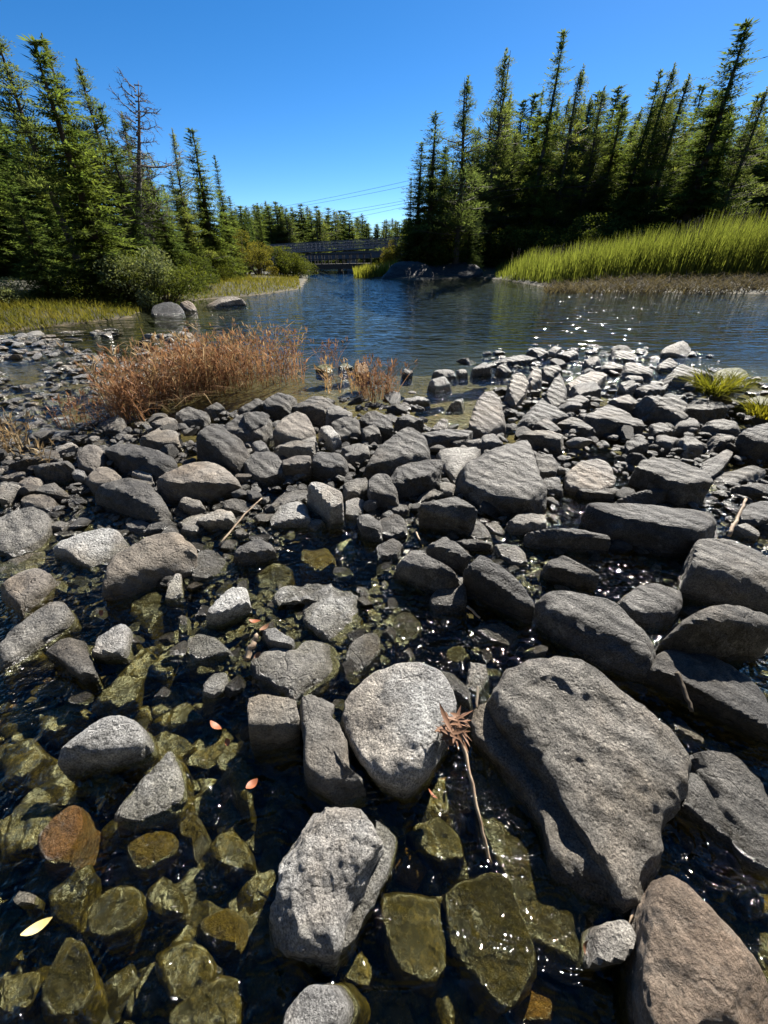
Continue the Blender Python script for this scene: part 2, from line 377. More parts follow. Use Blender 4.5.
# ------------------------------------------------------------ vegetation
rt = random.Random(5)
def rv(r=1.): return Vector((rt.uniform(-r, r), rt.uniform(-r, r), rt.uniform(-r, r)))
def spray(mb, p, d, L, wd, twist=1.):
    d = d.normalized(); s = d.cross(Vector((0, 0, 1))+rv(twist*.6))
    if s.length < 1e-4: return
    s.normalize(); e = p+d*L; m_ = p+d*L*.45
    mb.quad(p, m_+s*wd*.5, e, m_-s*wd*.5)
def trunk_mesh(mb, Ht, r, wob=.05, seg=7, n=9, lean=0):
    pts = []; ph = rt.uniform(0, 6)
    for i in range(n):
        f = i/(n-1); pts.append((wob*math.sin(f*4+ph)*f+lean*f*f, wob*math.cos(f*3+ph)*f, Ht*f))
    mb.tube(pts, [r*(1-f/(n-1))**.8+.008 for f in range(n)], seg); return pts
def spruce(Ht=10., Rb=2., start=.06, whorls=46, nb=6, dens=1., droop=.35, jag=.35, fat=1., bare=0., top=.9):
    root = empty('spruce_tree'); tm = MB(); trunk_mesh(tm, Ht*.985, Ht*.012+.03); cm = MB()
    for i in range(whorls):
        f = (i+rt.random())/whorls; z = Ht*(start+(1-start)*f)
        env = Rb*((1-f)**top)*(1-.25*max(0, .2-f)/.2)
        env *= 1-jag*rt.random()
        if rt.random() < bare: env *= .35
        for k in range(nb):
            if rt.random() > dens: continue
            a = rt.uniform(0, 2*math.pi); L = env*rt.uniform(.55, 1.15)+.06
            out = Vector((math.cos(a), math.sin(a), 0)); n = max(3, int(L/(Ht*.0095)))
            rise = .55*f-.12
            for q in range(n):
                u = (q+.6)/n; p = Vector((0, 0, z))+out*L*u+Vector((0, 0, L*(rise*u-droop*u*u+.18*u**4)))+rv(.03*L)
                s = Ht*.021*fat*(1.15-.45*u)*(1.1-.6*f); side = out.cross(Vector((0, 0, 1)))
                spray(cm, p, out*.4+side*.9+Vector((0, 0, -.15))+rv(.35), s*1.4, s*.30)
                spray(cm, p, out*.4-side*.9+Vector((0, 0, -.15))+rv(.35), s*1.4, s*.30)
                spray(cm, p, out*.5+Vector((0, 0, -.9*(1-f*.8)))+rv(.5), s*1.15, s*.30)
                spray(cm, p+rv(.04), out+rv(.8), s*1.2, s*.28)
            tip = Vector((0, 0, z))+out*L+Vector((0, 0, L*(rise-droop+.18)))
            spray(cm, tip, out+Vector((0, 0, .3)), Ht*.025*fat, Ht*.006*fat)
    for k in range(10): spray(cm, Vector((0, 0, Ht*(.93+.006*k))), rv(.6)+Vector((0, 0, 1)), Ht*.03, Ht*.008)
    tm.build('trunk', M['bark'], root, True); cm.build('crown', M['spruce'], root, True); root['ht'] = Ht
    return root
def pine(Ht=10., Rb=1.7, start=.35, nbr=60, clump=26, fine=1.):
    root = empty('pine_tree'); tm = MB(); cm = MB(); trunk_mesh(tm, Ht*.98, Ht*.012+.03, .12)
    for i in range(nbr):
        f = (i+rt.random())/nbr; z = Ht*(start+(.95-start)*f); a = rt.uniform(0, 6.283)
        L = Rb*1.5*(1.02-f)**1.0*rt.uniform(.3, 1.2)*(.65+.35*math.sin(f*19+2))+.04; out = Vector((math.cos(a), math.sin(a), 0)); up = rt.uniform(-.1, .4)+f*.3
        tip = Vector((0, 0, z))+out*L+Vector((0, 0, L*up)); tm.tube([(0, 0, z), tuple(Vector((0, 0, z))*.5+tip*.5-Vector((0, 0, .04))), tuple(tip)], [Ht*.0035, Ht*.0022, Ht*.001], 4)
        for c in range(rt.choice((1, 2, 2, 3))):
            cc = tip-out*L*rt.uniform(0, .6)-Vector((0, 0, L*up*.3))+rv(.12); rr = Ht*.048*rt.uniform(.6, 1.2)*(1.12-.85*f)
            for k in range(int(clump*(1.15-.8*f))):
                d = rv(1); d.z = d.z*.7+.35
                spray(cm, cc+Vector((d.x*rr, d.y*rr, d.z*rr*.45)), d+out*.4, Ht*.024*fine*(1.15-.55*f), Ht*.0055*fine*(1.1-.4*f))
    for k in range(14):                                     # dead lower twigs
        z = Ht*rt.uniform(.08, start); a = rt.uniform(0, 6.283); L = rt.uniform(.2, .7)*Rb*.6
        tm.tube([(0, 0, z), (math.cos(a)*L, math.sin(a)*L, z-.1*L)], [.012, .004], 3)
    for k in range(60): spray(cm, Vector((0, 0, Ht*(.90+.09*k/60))), rv(1.)+Vector((0, 0, .7)), Ht*.022*(1.3-k/80), Ht*.006)
    tm.build('trunk', M['bark'], root, True); cm.build('crown', M['pine'], root, True); root['ht'] = Ht
    return root
def bush(name='shrub', mat='willow', Rb=1., Ht=1.4, lobes=26, leaves=340, leaf=.065):
    root = empty(name); sm = MB(); cm = MB()
    for i in range(lobes):
        a = rt.uniform(0, 6.283); r = Rb*math.sqrt(rt.random())*.85; c = Vector((math.cos(a)*r, math.sin(a)*r, Ht*rt.uniform(.15, 1.)*(1-.5*(r/Rb)**2)))
        sm.tube([(c.x*.15, c.y*.15, -.1), (c.x*.6, c.y*.6, c.z*.6), tuple(c)], [.025, .015, .006], 4); lr = Rb*rt.uniform(.14, .40)
        for k in range(leaves):
            d = rv(1)
            if d.length > 1: d.normalize()
            q = c+Vector((d.x*lr, d.y*lr, d.z*lr*.8))
            if q.z < .02: continue
            spray(cm, q, d*.6+Vector((0, 0, .25))+rv(.7), leaf*rt.uniform(.6, 1.3), leaf*.5, 2.5)
    sm.build('stem', M['stem'], root, True); cm.build('foliage', M[mat], root, True); root['ht'] = Ht
    return root
def dead_tree(Ht=10.):
    root = empty('dead_tree'); tm = MB(); bm_ = MB(); trunk_mesh(tm, Ht, Ht*.014+.02, .10)
    def limb(p, d, L, r, lv):
        pts = [Vector(p)]; n = 6; d = Vector(d).normalized()
        for k in range(n):
            d = (d+rv(.28)+Vector((0, 0, .10 if lv == 0 else .02))).normalized(); pts.append(pts[-1]+d*L/n)
            if lv < 2:
                for q in range(2 if lv == 0 else 1):
                    if rt.random() < .85: limb(pts[-1], d*.6+rv(1.), L*rt.uniform(.25, .5), r*.45, lv+1)
        bm_.tube(pts, [r*(1-.8*k/n) for k in range(n+1)], 4)
    for i in range(64):
        f = i/64; z = Ht*(.18+.81*f); a = i*2.4+rt.uniform(-.5, .5); L = (.40+.75*(1-f))*rt.uniform(.35, 1.)*Ht*.17
        if i in (14, 22, 30, 37): L = Ht*.24
        limb((0, 0, z), (math.cos(a), math.sin(a), rt.uniform(-.2, .5)), L, Ht*(.0055 if L > Ht*.2 else .0034), 0 if L > Ht*.05 else 1)
    tm.build('trunk', M['deadwood'], root, True); bm_.build('branches', M['deadwood'], root, True); root['ht'] = Ht
    return root
PROTO = {}
PROTO['S'] = [spruce(10, 2.5, .02, 60, 8, .96, .38, .25, 1.15), spruce(10, 2.2, .03, 56, 8, .92, .42, .38, 1.1)]     # dense, to the ground
PROTO['N'] = [spruce(10, 1.9, .05, 60, 8, .85, .5, .5, .95, .12, .7), spruce(10, 2.1, .06, 64, 9, .85, .45, .55, .95, .15, .75)]  # narrow spruces with gaps
PROTO['P'] = [pine(10, 2.3, .18, 125, 84, .66), pine(10, 2.0, .2, 115, 84, .66), pine(10, 2.5, .12, 135, 84, .66)]
PROTO['Q'] = [pine(10, 2.2, .3, 84, 110, .62), pine(10, 2.0, .4, 76, 110, .62)]
PROTO['F'] = [pine(10, 2.6, .04, 70, 40, 1.3), spruce(10, 2.4, .02, 36, 6, .9, .4, .4, 1.7)]
PROTO['D'] = [dead_tree(10)]
PROTO['B'] = [bush('willow_shrub', 'willow'), bush('willow_shrub', 'willow', 1.1, 1.3)]
PROTO['L'] = [bush('pale_shrub', 'pale_leaf', 1., 1.6, 28, 340, .065)]
PROTO['Y'] = [bush('yellowing_shrub', 'gold_leaf', .9, 1.6, 16, 460, .06)]
used = set()
def plant_top(kind, px, py, Y, label, cat, group=None, wd=1., which=None, bx=None):
    top = at_depth(px, py, Y); z0 = zland(top.x, Y)-.08; h = max(.4, top.z-z0)
    pr = PROTO[kind]; o = pr[which if which is not None else rt.randrange(len(pr))]
    h0 = o['ht']
    if o.name in used: o = copy_tree(o)
    used.add(o.name); s = h/h0
    o.location = (top.x, Y, z0); o.scale = (s*wd, s*wd, s); o.rotation_euler = (rt.uniform(-.02, .02), rt.uniform(-.02, .02), rt.uniform(0, 6.28))
    if bx is not None:
        f0 = Y*cp+(CAMZ-z0)*sp; xb = (bx-384)/FPX*f0; o.location.x = xb; o.rotation_euler = (0, math.atan2(top.x-xb, h), 0)
    tag(o, label, cat, group); return o
GR, GL_, GF_ = 'conifers on the far bank behind the reeds', 'conifers on the grassy near bank', 'distant conifers behind the bridge'
T = [ # far bank, from the point of the headland outwards
 ('N', 420, 143, 40, 'short narrow spruce at the very tip of the headland by the lake', GR, 1.2),
 ('S', 411, 178, 41, 'small bushy spruce overhanging the headland rock beside the bridge', GR, .7),
 ('N', 436, 112, 39, 'second narrow spruce in from the headland tip, dark and full', GR, 1.35),
 ('P', 471, 73, 38, 'airy pine with open crown of flat clumps standing out near the headland tip', GR, 1.0),
 ('P', 508, 46, 39, 'tall broad-topped pine just beyond the airy pine of the headland', GR, .95),
 ('N', 540, 90, 42, 'thin half-bare spruce spike between two taller conifers', GR, .6),
 ('N', 559, 33, 38, 'very tall slim spruce rising clear above the middle of the far forest', GR, .8),
 ('P', 583, 62, 40, 'tall shaggy pine beside the slim spruce above the reeds', GR, .9),
 ('P', 607, 84, 41, 'shorter ragged pine in a dip of the forest skyline', GR, .8),
 ('N', 629, 96, 41, 'low narrow spruce at the lowest notch of the forest skyline', GR, 1.1),
 ('S', 657, 72, 38, 'dense dark spruce, first of the trio of equal tops', GR, .75),
 ('P', 674, 62, 39, 'middle and tallest tree of the trio of equal tops', GR, .9),
 ('P', 691, 71, 38, 'yellow-green pine, outer one of the trio of equal tops', GR, 1.),
 ('N', 752, 22, 34, 'tallest spruce of the far bank, spire leaning out at the frame edge', GR, 1.3),
 ('P', 718, 96, 39, 'mid-height pine between the trio of tops and the tallest spruce', GR, .9),
 ('P', 768, 84, 33, 'thin-trunked pine leaning outward at the frame edge over the reeds', GR, .9),
 ('N', 735, 118, 35, 'dark spruce tucked under the tallest spruce by the reeds', GR, 1.3),
 # near bank
 ('Q', -6, 18, 17.5, 'tall pine at the frame edge with a bare dark trunk', GL_, 1.3),
 ('S', 29, 36, 15.5, 'broad dense spruce with sunlit boughs sweeping down to the bank', GL_, 1.75),
 ('Q', 47, 33, 19, 'feathery pine top poking up behind the broad dense spruce', GL_, 1.2),
 ('Q', 80, 58, 19.5, 'airy leaning pine between the broad spruce and the dead tree', GL_, 1.2),
 ('D', 134, 68, 19, 'bare dead conifer with twisted grey limbs standing against the sky', GL_, 1.4),
 ('Q', 118, 110, 21, 'leafy pine top directly behind the bare dead conifer', GL_, 1.3),
 ('S', 103, 105, 18.5, 'dark spruce just in front of the airy leaning pine', GL_, .9),
 ('S', 150, 165, 20, 'sunlit young spruce under the bare dead conifer', GL_, 1.5),
 ('P', 172, 126, 24, 'thin bowed pine next after the dead conifer', GL_, .9),
 ('S', 190, 129, 26, 'dark pointed spruce with open boughs after the bowed pine', GL_, 1.7),
 ('S', 215, 156, 29, 'last tall slender spruce of the near bank, open to the sky', GL_, .75),
 ('S', 0, 165, 13.5, 'low spruce with bright drooping boughs at the frame edge', GL_, 1.2),
 ('S', 178, 190, 24, 'half-height spruce under the bowed pine', GL_, 1.5),
 ('S', 203, 205, 28, 'half-height spruce under the pointed open spruce', GL_, 1.5),
 ('N', 245, 208, 52, 'thin spike of spruce before the distant treeline begins', GL_, .8),
 ('N', 258, 203, 56, 'small pointed spruce at the start of the distant treeline', GL_, 1.1),
 ('N', 250, 212, 60, 'second thin spike of spruce at the start of the distant treeline', GL_, .7),
]
for k, px, py, Y, lab, grp, wd in T: plant_top(k, px, py, Y*(1 if grp != GR else 1.08 if px < 475 else 1.35), lab, 'tree', grp, wd*(1.4 if grp == GR else 1.), None, {134: 142, 172: 196}.get(px))
for i in range(120):                                         # shaded trees deeper in the far-bank forest
    px = 434+i*3.3+rt.uniform(-5, 5); py = rt.uniform(84, 165)+(58 if px < 470 else 12 if px < 500 else 0)
    plant_top(rt.choice('SPPS'), px, py, rt.uniform(54, 76) if px > 480 else rt.uniform(44, 58), 'shaded conifer deep in the forest behind the reeds, under the skyline trees', 'tree', 'conifers deep in the far forest', 1.6)
for i in range(34):
    px = -75+i*9.6+rt.uniform(-6, 6); py = 62+i*4.5+rt.uniform(-10, 25)
    plant_top(rt.choice('SNS'), px, py, 19+i*.6+rt.uniform(0, 4), 'shaded conifer behind the front trees of the grassy near bank', 'tree', 'conifers behind the near-bank trees', 1.5)
for i in range(110):                                         # beyond the bridge
    px = 218+i*1.85+rt.uniform(-3, 3); py = np.interp(px, [220, 255, 265, 290, 320, 350, 400], [210, 207, 205, 207, 210, 216, 222])+rt.uniform(-5, 9)
    plant_top('F', px, py, rt.uniform(85, 135), 'distant conifer in the even treeline behind the bridge', 'tree', GF_, 2.3)
B = [('L', -30, 262, 12, 'pale-leaved shrub at the frame edge under the near-bank spruces', 1.3), ('L', 132, 230, 15.5, 'tall pale willow shrub below the bare dead conifer', 1.0),
 ('B', 152, 258, 16, 'low light-green shrub on the bank beside the tall pale willow', 1.3), ('B', 188, 252, 20, 'bright green shrub on the grassy bank under the bowed pine', 1.2),
 ('B', 212, 252, 25, 'rounded green shrub midway along the grassy bank', 1.3), ('Y', 236, 232, 30, 'tall olive shrub towards the bridge end of the grassy bank', 1.2), ('Y', 256, 244, 33, 'yellowish rounded shrub near the bridge', 1.2),
 ('B', 275, 246, 36, 'bushy olive shrub at the water by the bridge', 1.3), ('B', 291, 253, 37, 'lowest shrub, hanging over the water at the bridge foot', 1.5), ('Y', 395, 241, 43, 'golden shrub between the bridge and the headland rock', .9),
 ('B', 66, 266, 14.5, 'dark low shrub at the foot of the broad dense spruce', 1.6), ('B', 106, 266, 15.5, 'leafy shrub beneath the boughs of the broad dense spruce', 1.4)]
for k, px, py, Y, lab, wd in B: plant_top(k, px, py, Y, lab, 'shrub', 'shrubs along the banks', wd)
for i in range(24):
    px = 432+i*17+rt.uniform(-8, 8)
    plant_top(rt.choice('BBS'), px, rt.uniform(214, 232), rt.uniform(47, 54) if px > 480 else rt.uniform(41, 45), 'low dark undergrowth between trunks behind the reeds', 'undergrowth bush', 'undergrowth of the far forest', 1.6)
def blade(mb, p, h, wd, bend, az, lean=0., n=3):
    d = Vector((math.cos(az), math.sin(az), 0)); s = Vector((-d.y, d.x, 0))
    a2 = rt.uniform(0, 6.28); s = Vector((math.cos(a2), math.sin(a2), 0)); prev = None; n0 = len(mb.v)
    for i in range(n+1):
        f = i/n; q = Vector(p)+d*(bend*f*f+lean*f)*h+Vector((0, 0, h*f*(1-.25*bend*f))); ww = wd*(1-f**1.6)*.5+.001
        mb.v += [tuple(q-s*ww), tuple(q+s*ww)]
    for i in range(n): mb.f.append((n0+2*i, n0+2*i+1, n0+2*i+3, n0+2*i+2))
# cattail bed along the far bank
mb = MB(); dl = MB()
for i in range(13500):
    px = 494+rt.random()**.85*341; fr = rt.random()**1.3
    e = at(px, 287 if px > 560 else 280+(px-505)*.13, LAKE); q = e*(1+fr*.42); z = zland(q.x, q.y); e_h = .62+.38*sstep(500, 640, px)
    hh = (1.9+1.7*sstep(520, 780, px))*(.35+.65*sstep(488, 530, px))*rt.uniform(.66, 1.14)*(.75+.25*noise.noise(Vector((q.x*.5, q.y*.5, 3)))+.1)
    blade(mb, (q.x, q.y, max(z, .1)-.05), hh, .04, rt.uniform(0, .22), rt.uniform(0, 6.28), rt.uniform(0, .12))
for i in range(3800):
    px = 545+rt.random()*290; e = at(px, 291+rt.uniform(-2, 3), LAKE); q = e*(1+rt.random()*.035); z = max(zland(q.x, q.y), LAKE-.02)
    blade(dl, (q.x, q.y, z), rt.uniform(.25, .65), .035, rt.uniform(.4, 1.6), rt.uniform(0, 6.28), rt.uniform(0, .8), 3)
hd = MB()
for i in range(420):
    px = 508+rt.random()**.85*290; e = at(px, 287 if px > 560 else 280+(px-505)*.13, LAKE); q = e*(1.02+rt.random()**1.3*.40); z = max(zland(q.x, q.y), .1)
    hh = (1.9+1.7*sstep(520, 780, px))*rt.uniform(.85, 1.05); hd.tube([(q.x, q.y, z), (q.x, q.y, z+hh*.86)], .008, 4); hd.tube([(q.x, q.y, z+hh*.86), (q.x+.01, q.y, z+hh*.93)], .022, 6)
tag(hd.build('seed_heads', M['reed_dry'], None, True), 'brown cattail heads among the far-bank reeds', 'reeds', kind='stuff')
tag(mb.build('reeds', M['reed'], None, True), 'tall yellow-green cattail bed along the far bank', 'reeds', kind='stuff')
tag(dl.build('dead_reeds', M['reed_dry'], None, True), 'grey matted dead reeds at the foot of the cattail bed', 'reeds', kind='stuff')
mb = MB()
for i in range(1300):
    px = rt.uniform(354, 398); e = at(px, 278, LAKE); q = e*(1+rt.random()*.15)
    blade(mb, (q.x, q.y, .1), rt.uniform(.6, 1.3)*(.7+.5*(px-354)/44), .07, rt.uniform(0, .3), rt.uniform(0, 6.28))
tag(mb.build('reeds', M['reed'], None, True), 'small bright reed patch at the water between bridge and headland', 'reeds', kind='stuff')
mb = MB()                                                   # bank grass
for i in range(19000):
    px = rt.uniform(-60, 300); f = rt.random()
    yb = np.interp(px, [-60, 0, 60, 130, 150, 205, 260, 300], [338, 332, 325, 317, 305, 299, 294.5, 288.5]); e = at(px, yb, LAKE); q = e*(.988+f*.42)
    z = zland(q.x, q.y)
    if z < LAKE-.12: continue
    blade(mb, (q.x, q.y, z-.02), rt.uniform(.04, .17)*(1+.9*f)*(1+e.y*.012), .012+.0006*e.y, rt.uniform(.1, .9), rt.uniform(0, 6.28), 0, 2)
tag(mb.build('grass', M['grass'], None, True), 'short yellow-green grass covering the near bank', 'grass', kind='stuff')
# ------------------------------------------------------------ rocks
TF = dict(A=(0, 430, 3.84), B=(190, 430, 3.84), C=(380, 430, 3.84), D=(568, 430, 3.84), E=(0, 660, 2.8115), F=(230, 620, 2.533),
          G=(470, 620, 2.534), H=(0, 300, 2.954), I=(240, 300, 2.954), J=(480, 300, 2.667), P=(0, 0, 1.))
def fbm(p, o=4, g=2.1):
    a, s = 1., 0.
    for _ in range(o): s += a*noise.noise(p); p = p*g; a *= .5
    return s
def resample(poly, n):
    P = np.array(poly, float); Q = np.vstack([P, P[:1]]); L = np.hypot(*np.diff(Q[:, :2], axis=0).T); c = np.concatenate([[0], np.cumsum(L)])
    t = np.linspace(0, c[-1], n, endpoint=False); return np.stack([np.interp(t, c, Q[:, k]) for k in range(2)], 1)
def smooth_loop(P, k):
    for _ in range(k): P = .5*P+.25*(np.roll(P, 1, 0)+np.roll(P, -1, 0))
    return P
def loft(poly, ztop, zbase, rnd, N, Mr, rough=1., seed=0, dome=0., chisel=0, flare=.07):
    """rock body: outline poly (x, y), top height function, buried base; returns verts, faces"""
    r_ = random.Random(seed); off = Vector((seed*1.37 % 50, seed*2.11 % 50, seed*.73 % 50))
    P = smooth_loop(resample(poly, N), max(1, int(N*(.012+.045*rnd)))); c = P.mean(0); D = (P-c)*1.04
    Rm = float(np.hypot(*D.T).mean()); n = 11-7*rnd
    th = np.linspace(0, math.pi/2, 160); rr = np.cos(th)**(2/n); hh = np.sin(th)**(2/n); hh[-1] = 1; rr[-1] = 0
    zt = np.array([ztop(p[0], p[1]) for p in P]); zc = float(np.mean(zt)); H = max(.03, zc-zbase)
    seg = np.hypot(np.diff(rr)*Rm, np.diff(hh)*H); cs = np.concatenate([[0], np.cumsum(seg)]); tt = np.linspace(0, cs[-1], Mr+1)
    rs = np.interp(tt, cs, rr); hs = np.interp(tt, cs, hh); V = []
    for i in range(Mr):
        rad = rs[i]*(1+flare*(1-hs[i])); q = c+D*rad
        zz = np.array([zbase+hs[i]*(ztop(a, b)-zbase)+dome*(1-rs[i]**2)*hs[i] for a, b in q]); V.append(np.column_stack([q, zz]))
    V = np.vstack(V+[np.array([[c[0], c[1], ztop(*c)+dome]])])
    F = [(i*N+k, i*N+(k+1) % N, (i+1)*N+(k+1) % N, (i+1)*N+k) for i in range(Mr-1) for k in range(N)]
    F += [((Mr-1)*N+k, (Mr-1)*N+(k+1) % N, Mr*N) for k in range(N)]
    ctr = np.array([c[0], c[1], zbase+H*.5]); X = V-ctr
    for _ in range(chisel):                                 # flat broken faces
        a = r_.uniform(0, 6.283); el = r_.choice((r_.uniform(-.2, .35), r_.uniform(.3, 1.0))); nn = np.array([math.cos(a)*math.cos(el), math.sin(a)*math.cos(el), math.sin(el)])
        d = X@nn; lim = d.max()*r_.uniform(.78, .95); ex = np.clip(d-lim, 0, None)*.9; X -= ex[:, None]*nn
    V = X+ctr
    # normals for displacement
    me = bpy.data.meshes.new('t'); me.from_pydata(V.tolist(), [], F); NN = np.zeros(len(V)*3); me.vertices.foreach_get('normal', NN) if False else None
    NN = np.array([v.normal for v in me.vertices]); bpy.data.meshes.remove(me)
    A = Rm*.06*rough; sc = 1.6/max(Rm, .05); W = V.copy()
    for i in range(len(V)):
        p = Vector(V[i])*sc+off
        d = A*fbm(p, 4)+A*.55*(abs(noise.noise(p*2.3))-.25)
        if Rm > .07: d += .0022*rough*fbm(Vector(V[i])*17+off, 4)-.004*rough*max(0., 1-abs(noise.noise(Vector(V[i])*7+off))*7)
        nz = NN[i]; W[i] = V[i]+nz*d
    return W, F
def ico(n):
    bm = bmesh.new(); bmesh.ops.create_icosphere(bm, subdivisions=n, radius=1); P = np.array([v.co for v in bm.verts]); F = [tuple(v.index for v in f.verts) for f in bm.faces]; bm.free(); return P, F
ICO = {n: ico(n) for n in (3, 4, 5, 6, 7)}
def hull(p):
    p = sorted(map(tuple, p)); 
    def half(q):
        h = []
        for a in q:
            while len(h) > 1 and (h[-1][0]-h[-2][0])*(a[1]-h[-2][1])-(h[-1][1]-h[-2][1])*(a[0]-h[-2][0]) <= 0: h.pop()
            h.append(a)
        return h
    return half(p)[:-1]+half(p[::-1])[:-1]
def block(poly, ztop, zbase, rnd, res, rough, seed, dome=0.):
    """broken block of rock: flat top, one face per outline edge, chipped edges, all slightly rounded"""
    r_ = random.Random(seed*7+1); H = np.array(hull(poly)); c = H.mean(0); Rm = float(np.hypot(*(H-c).T).mean()); n = len(H)
    zc = ztop(*c); ctr = np.array([c[0], c[1], zbase+(zc-zbase)*.5]); hz = max(.02, (zc-zbase)*.5); PL = []
    def plane(nn, p):
        nn = np.array(nn, float); nn /= np.linalg.norm(nn); d = float(nn@(np.array(p)-ctr))
        if d > .08*min(Rm, hz): PL.append((nn, d))
    e = .01; gx = (ztop(c[0]+e, c[1])-zc)/e; gy = (ztop(c[0], c[1]+e)-zc)/e; top = np.array([-gx, -gy, 1.]); top /= np.linalg.norm(top)
    plane(top, (c[0], c[1], zc+dome)); plane((0, 0, -1), (c[0], c[1], zbase))
    per = sum(np.hypot(*(H[(i+1) % n]-H[i])) for i in range(n))
    for i in range(n):
        a, b = H[i], H[(i+1) % n]; L = np.hypot(*(b-a))
        if L < .03*per: continue
        nn = np.array([(b-a)[1], -(b-a)[0]])/max(L, 1e-6); m = (a+b)/2; zt = ztop(*m); up = r_.uniform(-.10, .30); p = (m[0], m[1], zt-.1*hz)
        plane((nn[0], nn[1], up), p)
        if r_.random() < .6:                                # chipped edge between top and side
            k = r_.uniform(.03, .16)*Rm; q = top*r_.uniform(.4, 1.2)+np.array([nn[0], nn[1], 0])+np.array([r_.uniform(-.3, .3), r_.uniform(-.3, .3), 0]); q /= np.linalg.norm(q)
            plane(q, np.array([m[0], m[1], zt])-q*k)
    for _ in range(r_.choice((1, 1, 2))):                   # the top breaks into two or three facets
        a = r_.uniform(0, 6.283); t = r_.uniform(.10, .38); q = top+np.array([math.cos(a)*t, math.sin(a)*t, 0]); q /= np.linalg.norm(q)
        plane(q, np.array([c[0], c[1], zc+dome])+q*r_.uniform(.01, .07)*Rm-q*.03*Rm)
    D, F = ICO[res]; D = D*np.array([1, 1, max(.3, min(1.2, hz/Rm))])*Rm; D = D/np.linalg.norm(D, axis=1)[:, None]
    p = 9+34*(1-rnd)**1.5; s = np.zeros(len(D))
    for nn, d in PL: s += np.clip(D@nn/d, 0, None)**p
    r = s**(-1/p); X = D*r[:, None]; V = X+ctr
    # surface normals by the dominant face, blended
    N = np.zeros_like(V)
    for nn, d in PL: N += (np.clip(X@nn/d, 0, None)**p)[:, None]*nn
    N /= np.linalg.norm(N, axis=1)[:, None]+1e-9
    off = Vector((seed*1.37 % 50, seed*2.11 % 50, seed*.73 % 50)); sc = 1.5/max(Rm, .05); W = V.copy(); A = Rm*.050*rough
    for i in range(len(V)):
        v = Vector(V[i]); q = v*sc+off
        d = A*fbm(q, 3)+A*.6*(.25-abs(noise.noise(q*2.1)))+A*.22*noise.noise(q*6.)
        if Rm > .07: d += .0022*rough*fbm(v*17+off, 4)-.004*rough*max(0., 1-abs(noise.noise(v*7+off))*7)
        W[i] = V[i]+N[i]*d
    return W, F
ROCKPOLY = []                                               # footprints, so the loose stones keep out of them
USEDLAB = {}
def zfit(P, py):
    dy = (512-py)/FPX; return CAMZ+(dy*P.y*cp-P.y*sp)/(cp+dy*sp)
def solve_rock(T_, poly, drop, g=None, asp=1.0, maxs=None, ztop=None):
    px = [(T_[0]+x/T_[2], T_[1]+y/T_[2]) for x, y in poly]; drop = drop/T_[2]
    lo = max(px, key=lambda q: q[1]); yl = lo[1]; pc = at(lo[0], yl+drop, 0)
    if g is None: g = g_weir(pc.x, pc.y)
    pc = at(lo[0], yl+drop, g); z0 = zfit(pc, yl) if ztop is None else ztop
    if ztop is None: z0 = max(z0, g+.02)
    Yf = at(lo[0], yl, z0).y
    def un(s):
        out = []
        for x, y in px:
            a, b, u = ray(x, y); t = (z0-s*Yf-CAMZ)/(u-s*b); out.append((a*t, b*t))
        return np.array(out)
    s = 0.
    if maxs is None: maxs = .12+.12*sstep(2.2, 3.5, Yf)+.22*sstep(3.5, 6, Yf)+.6*sstep(8, 11, Yf)
    while s < maxs:
        q = un(s)
        if np.ptp(q[:, 1]) <= asp*np.ptp(q[:, 0]) and np.ptp(q[:, 1]) > 0: break
        s += .03
    q = un(s); return q, z0, s, Yf, g
nrock = [0]
def c_scale(q, k): return q.mean(0)+(q-q.mean(0))*k
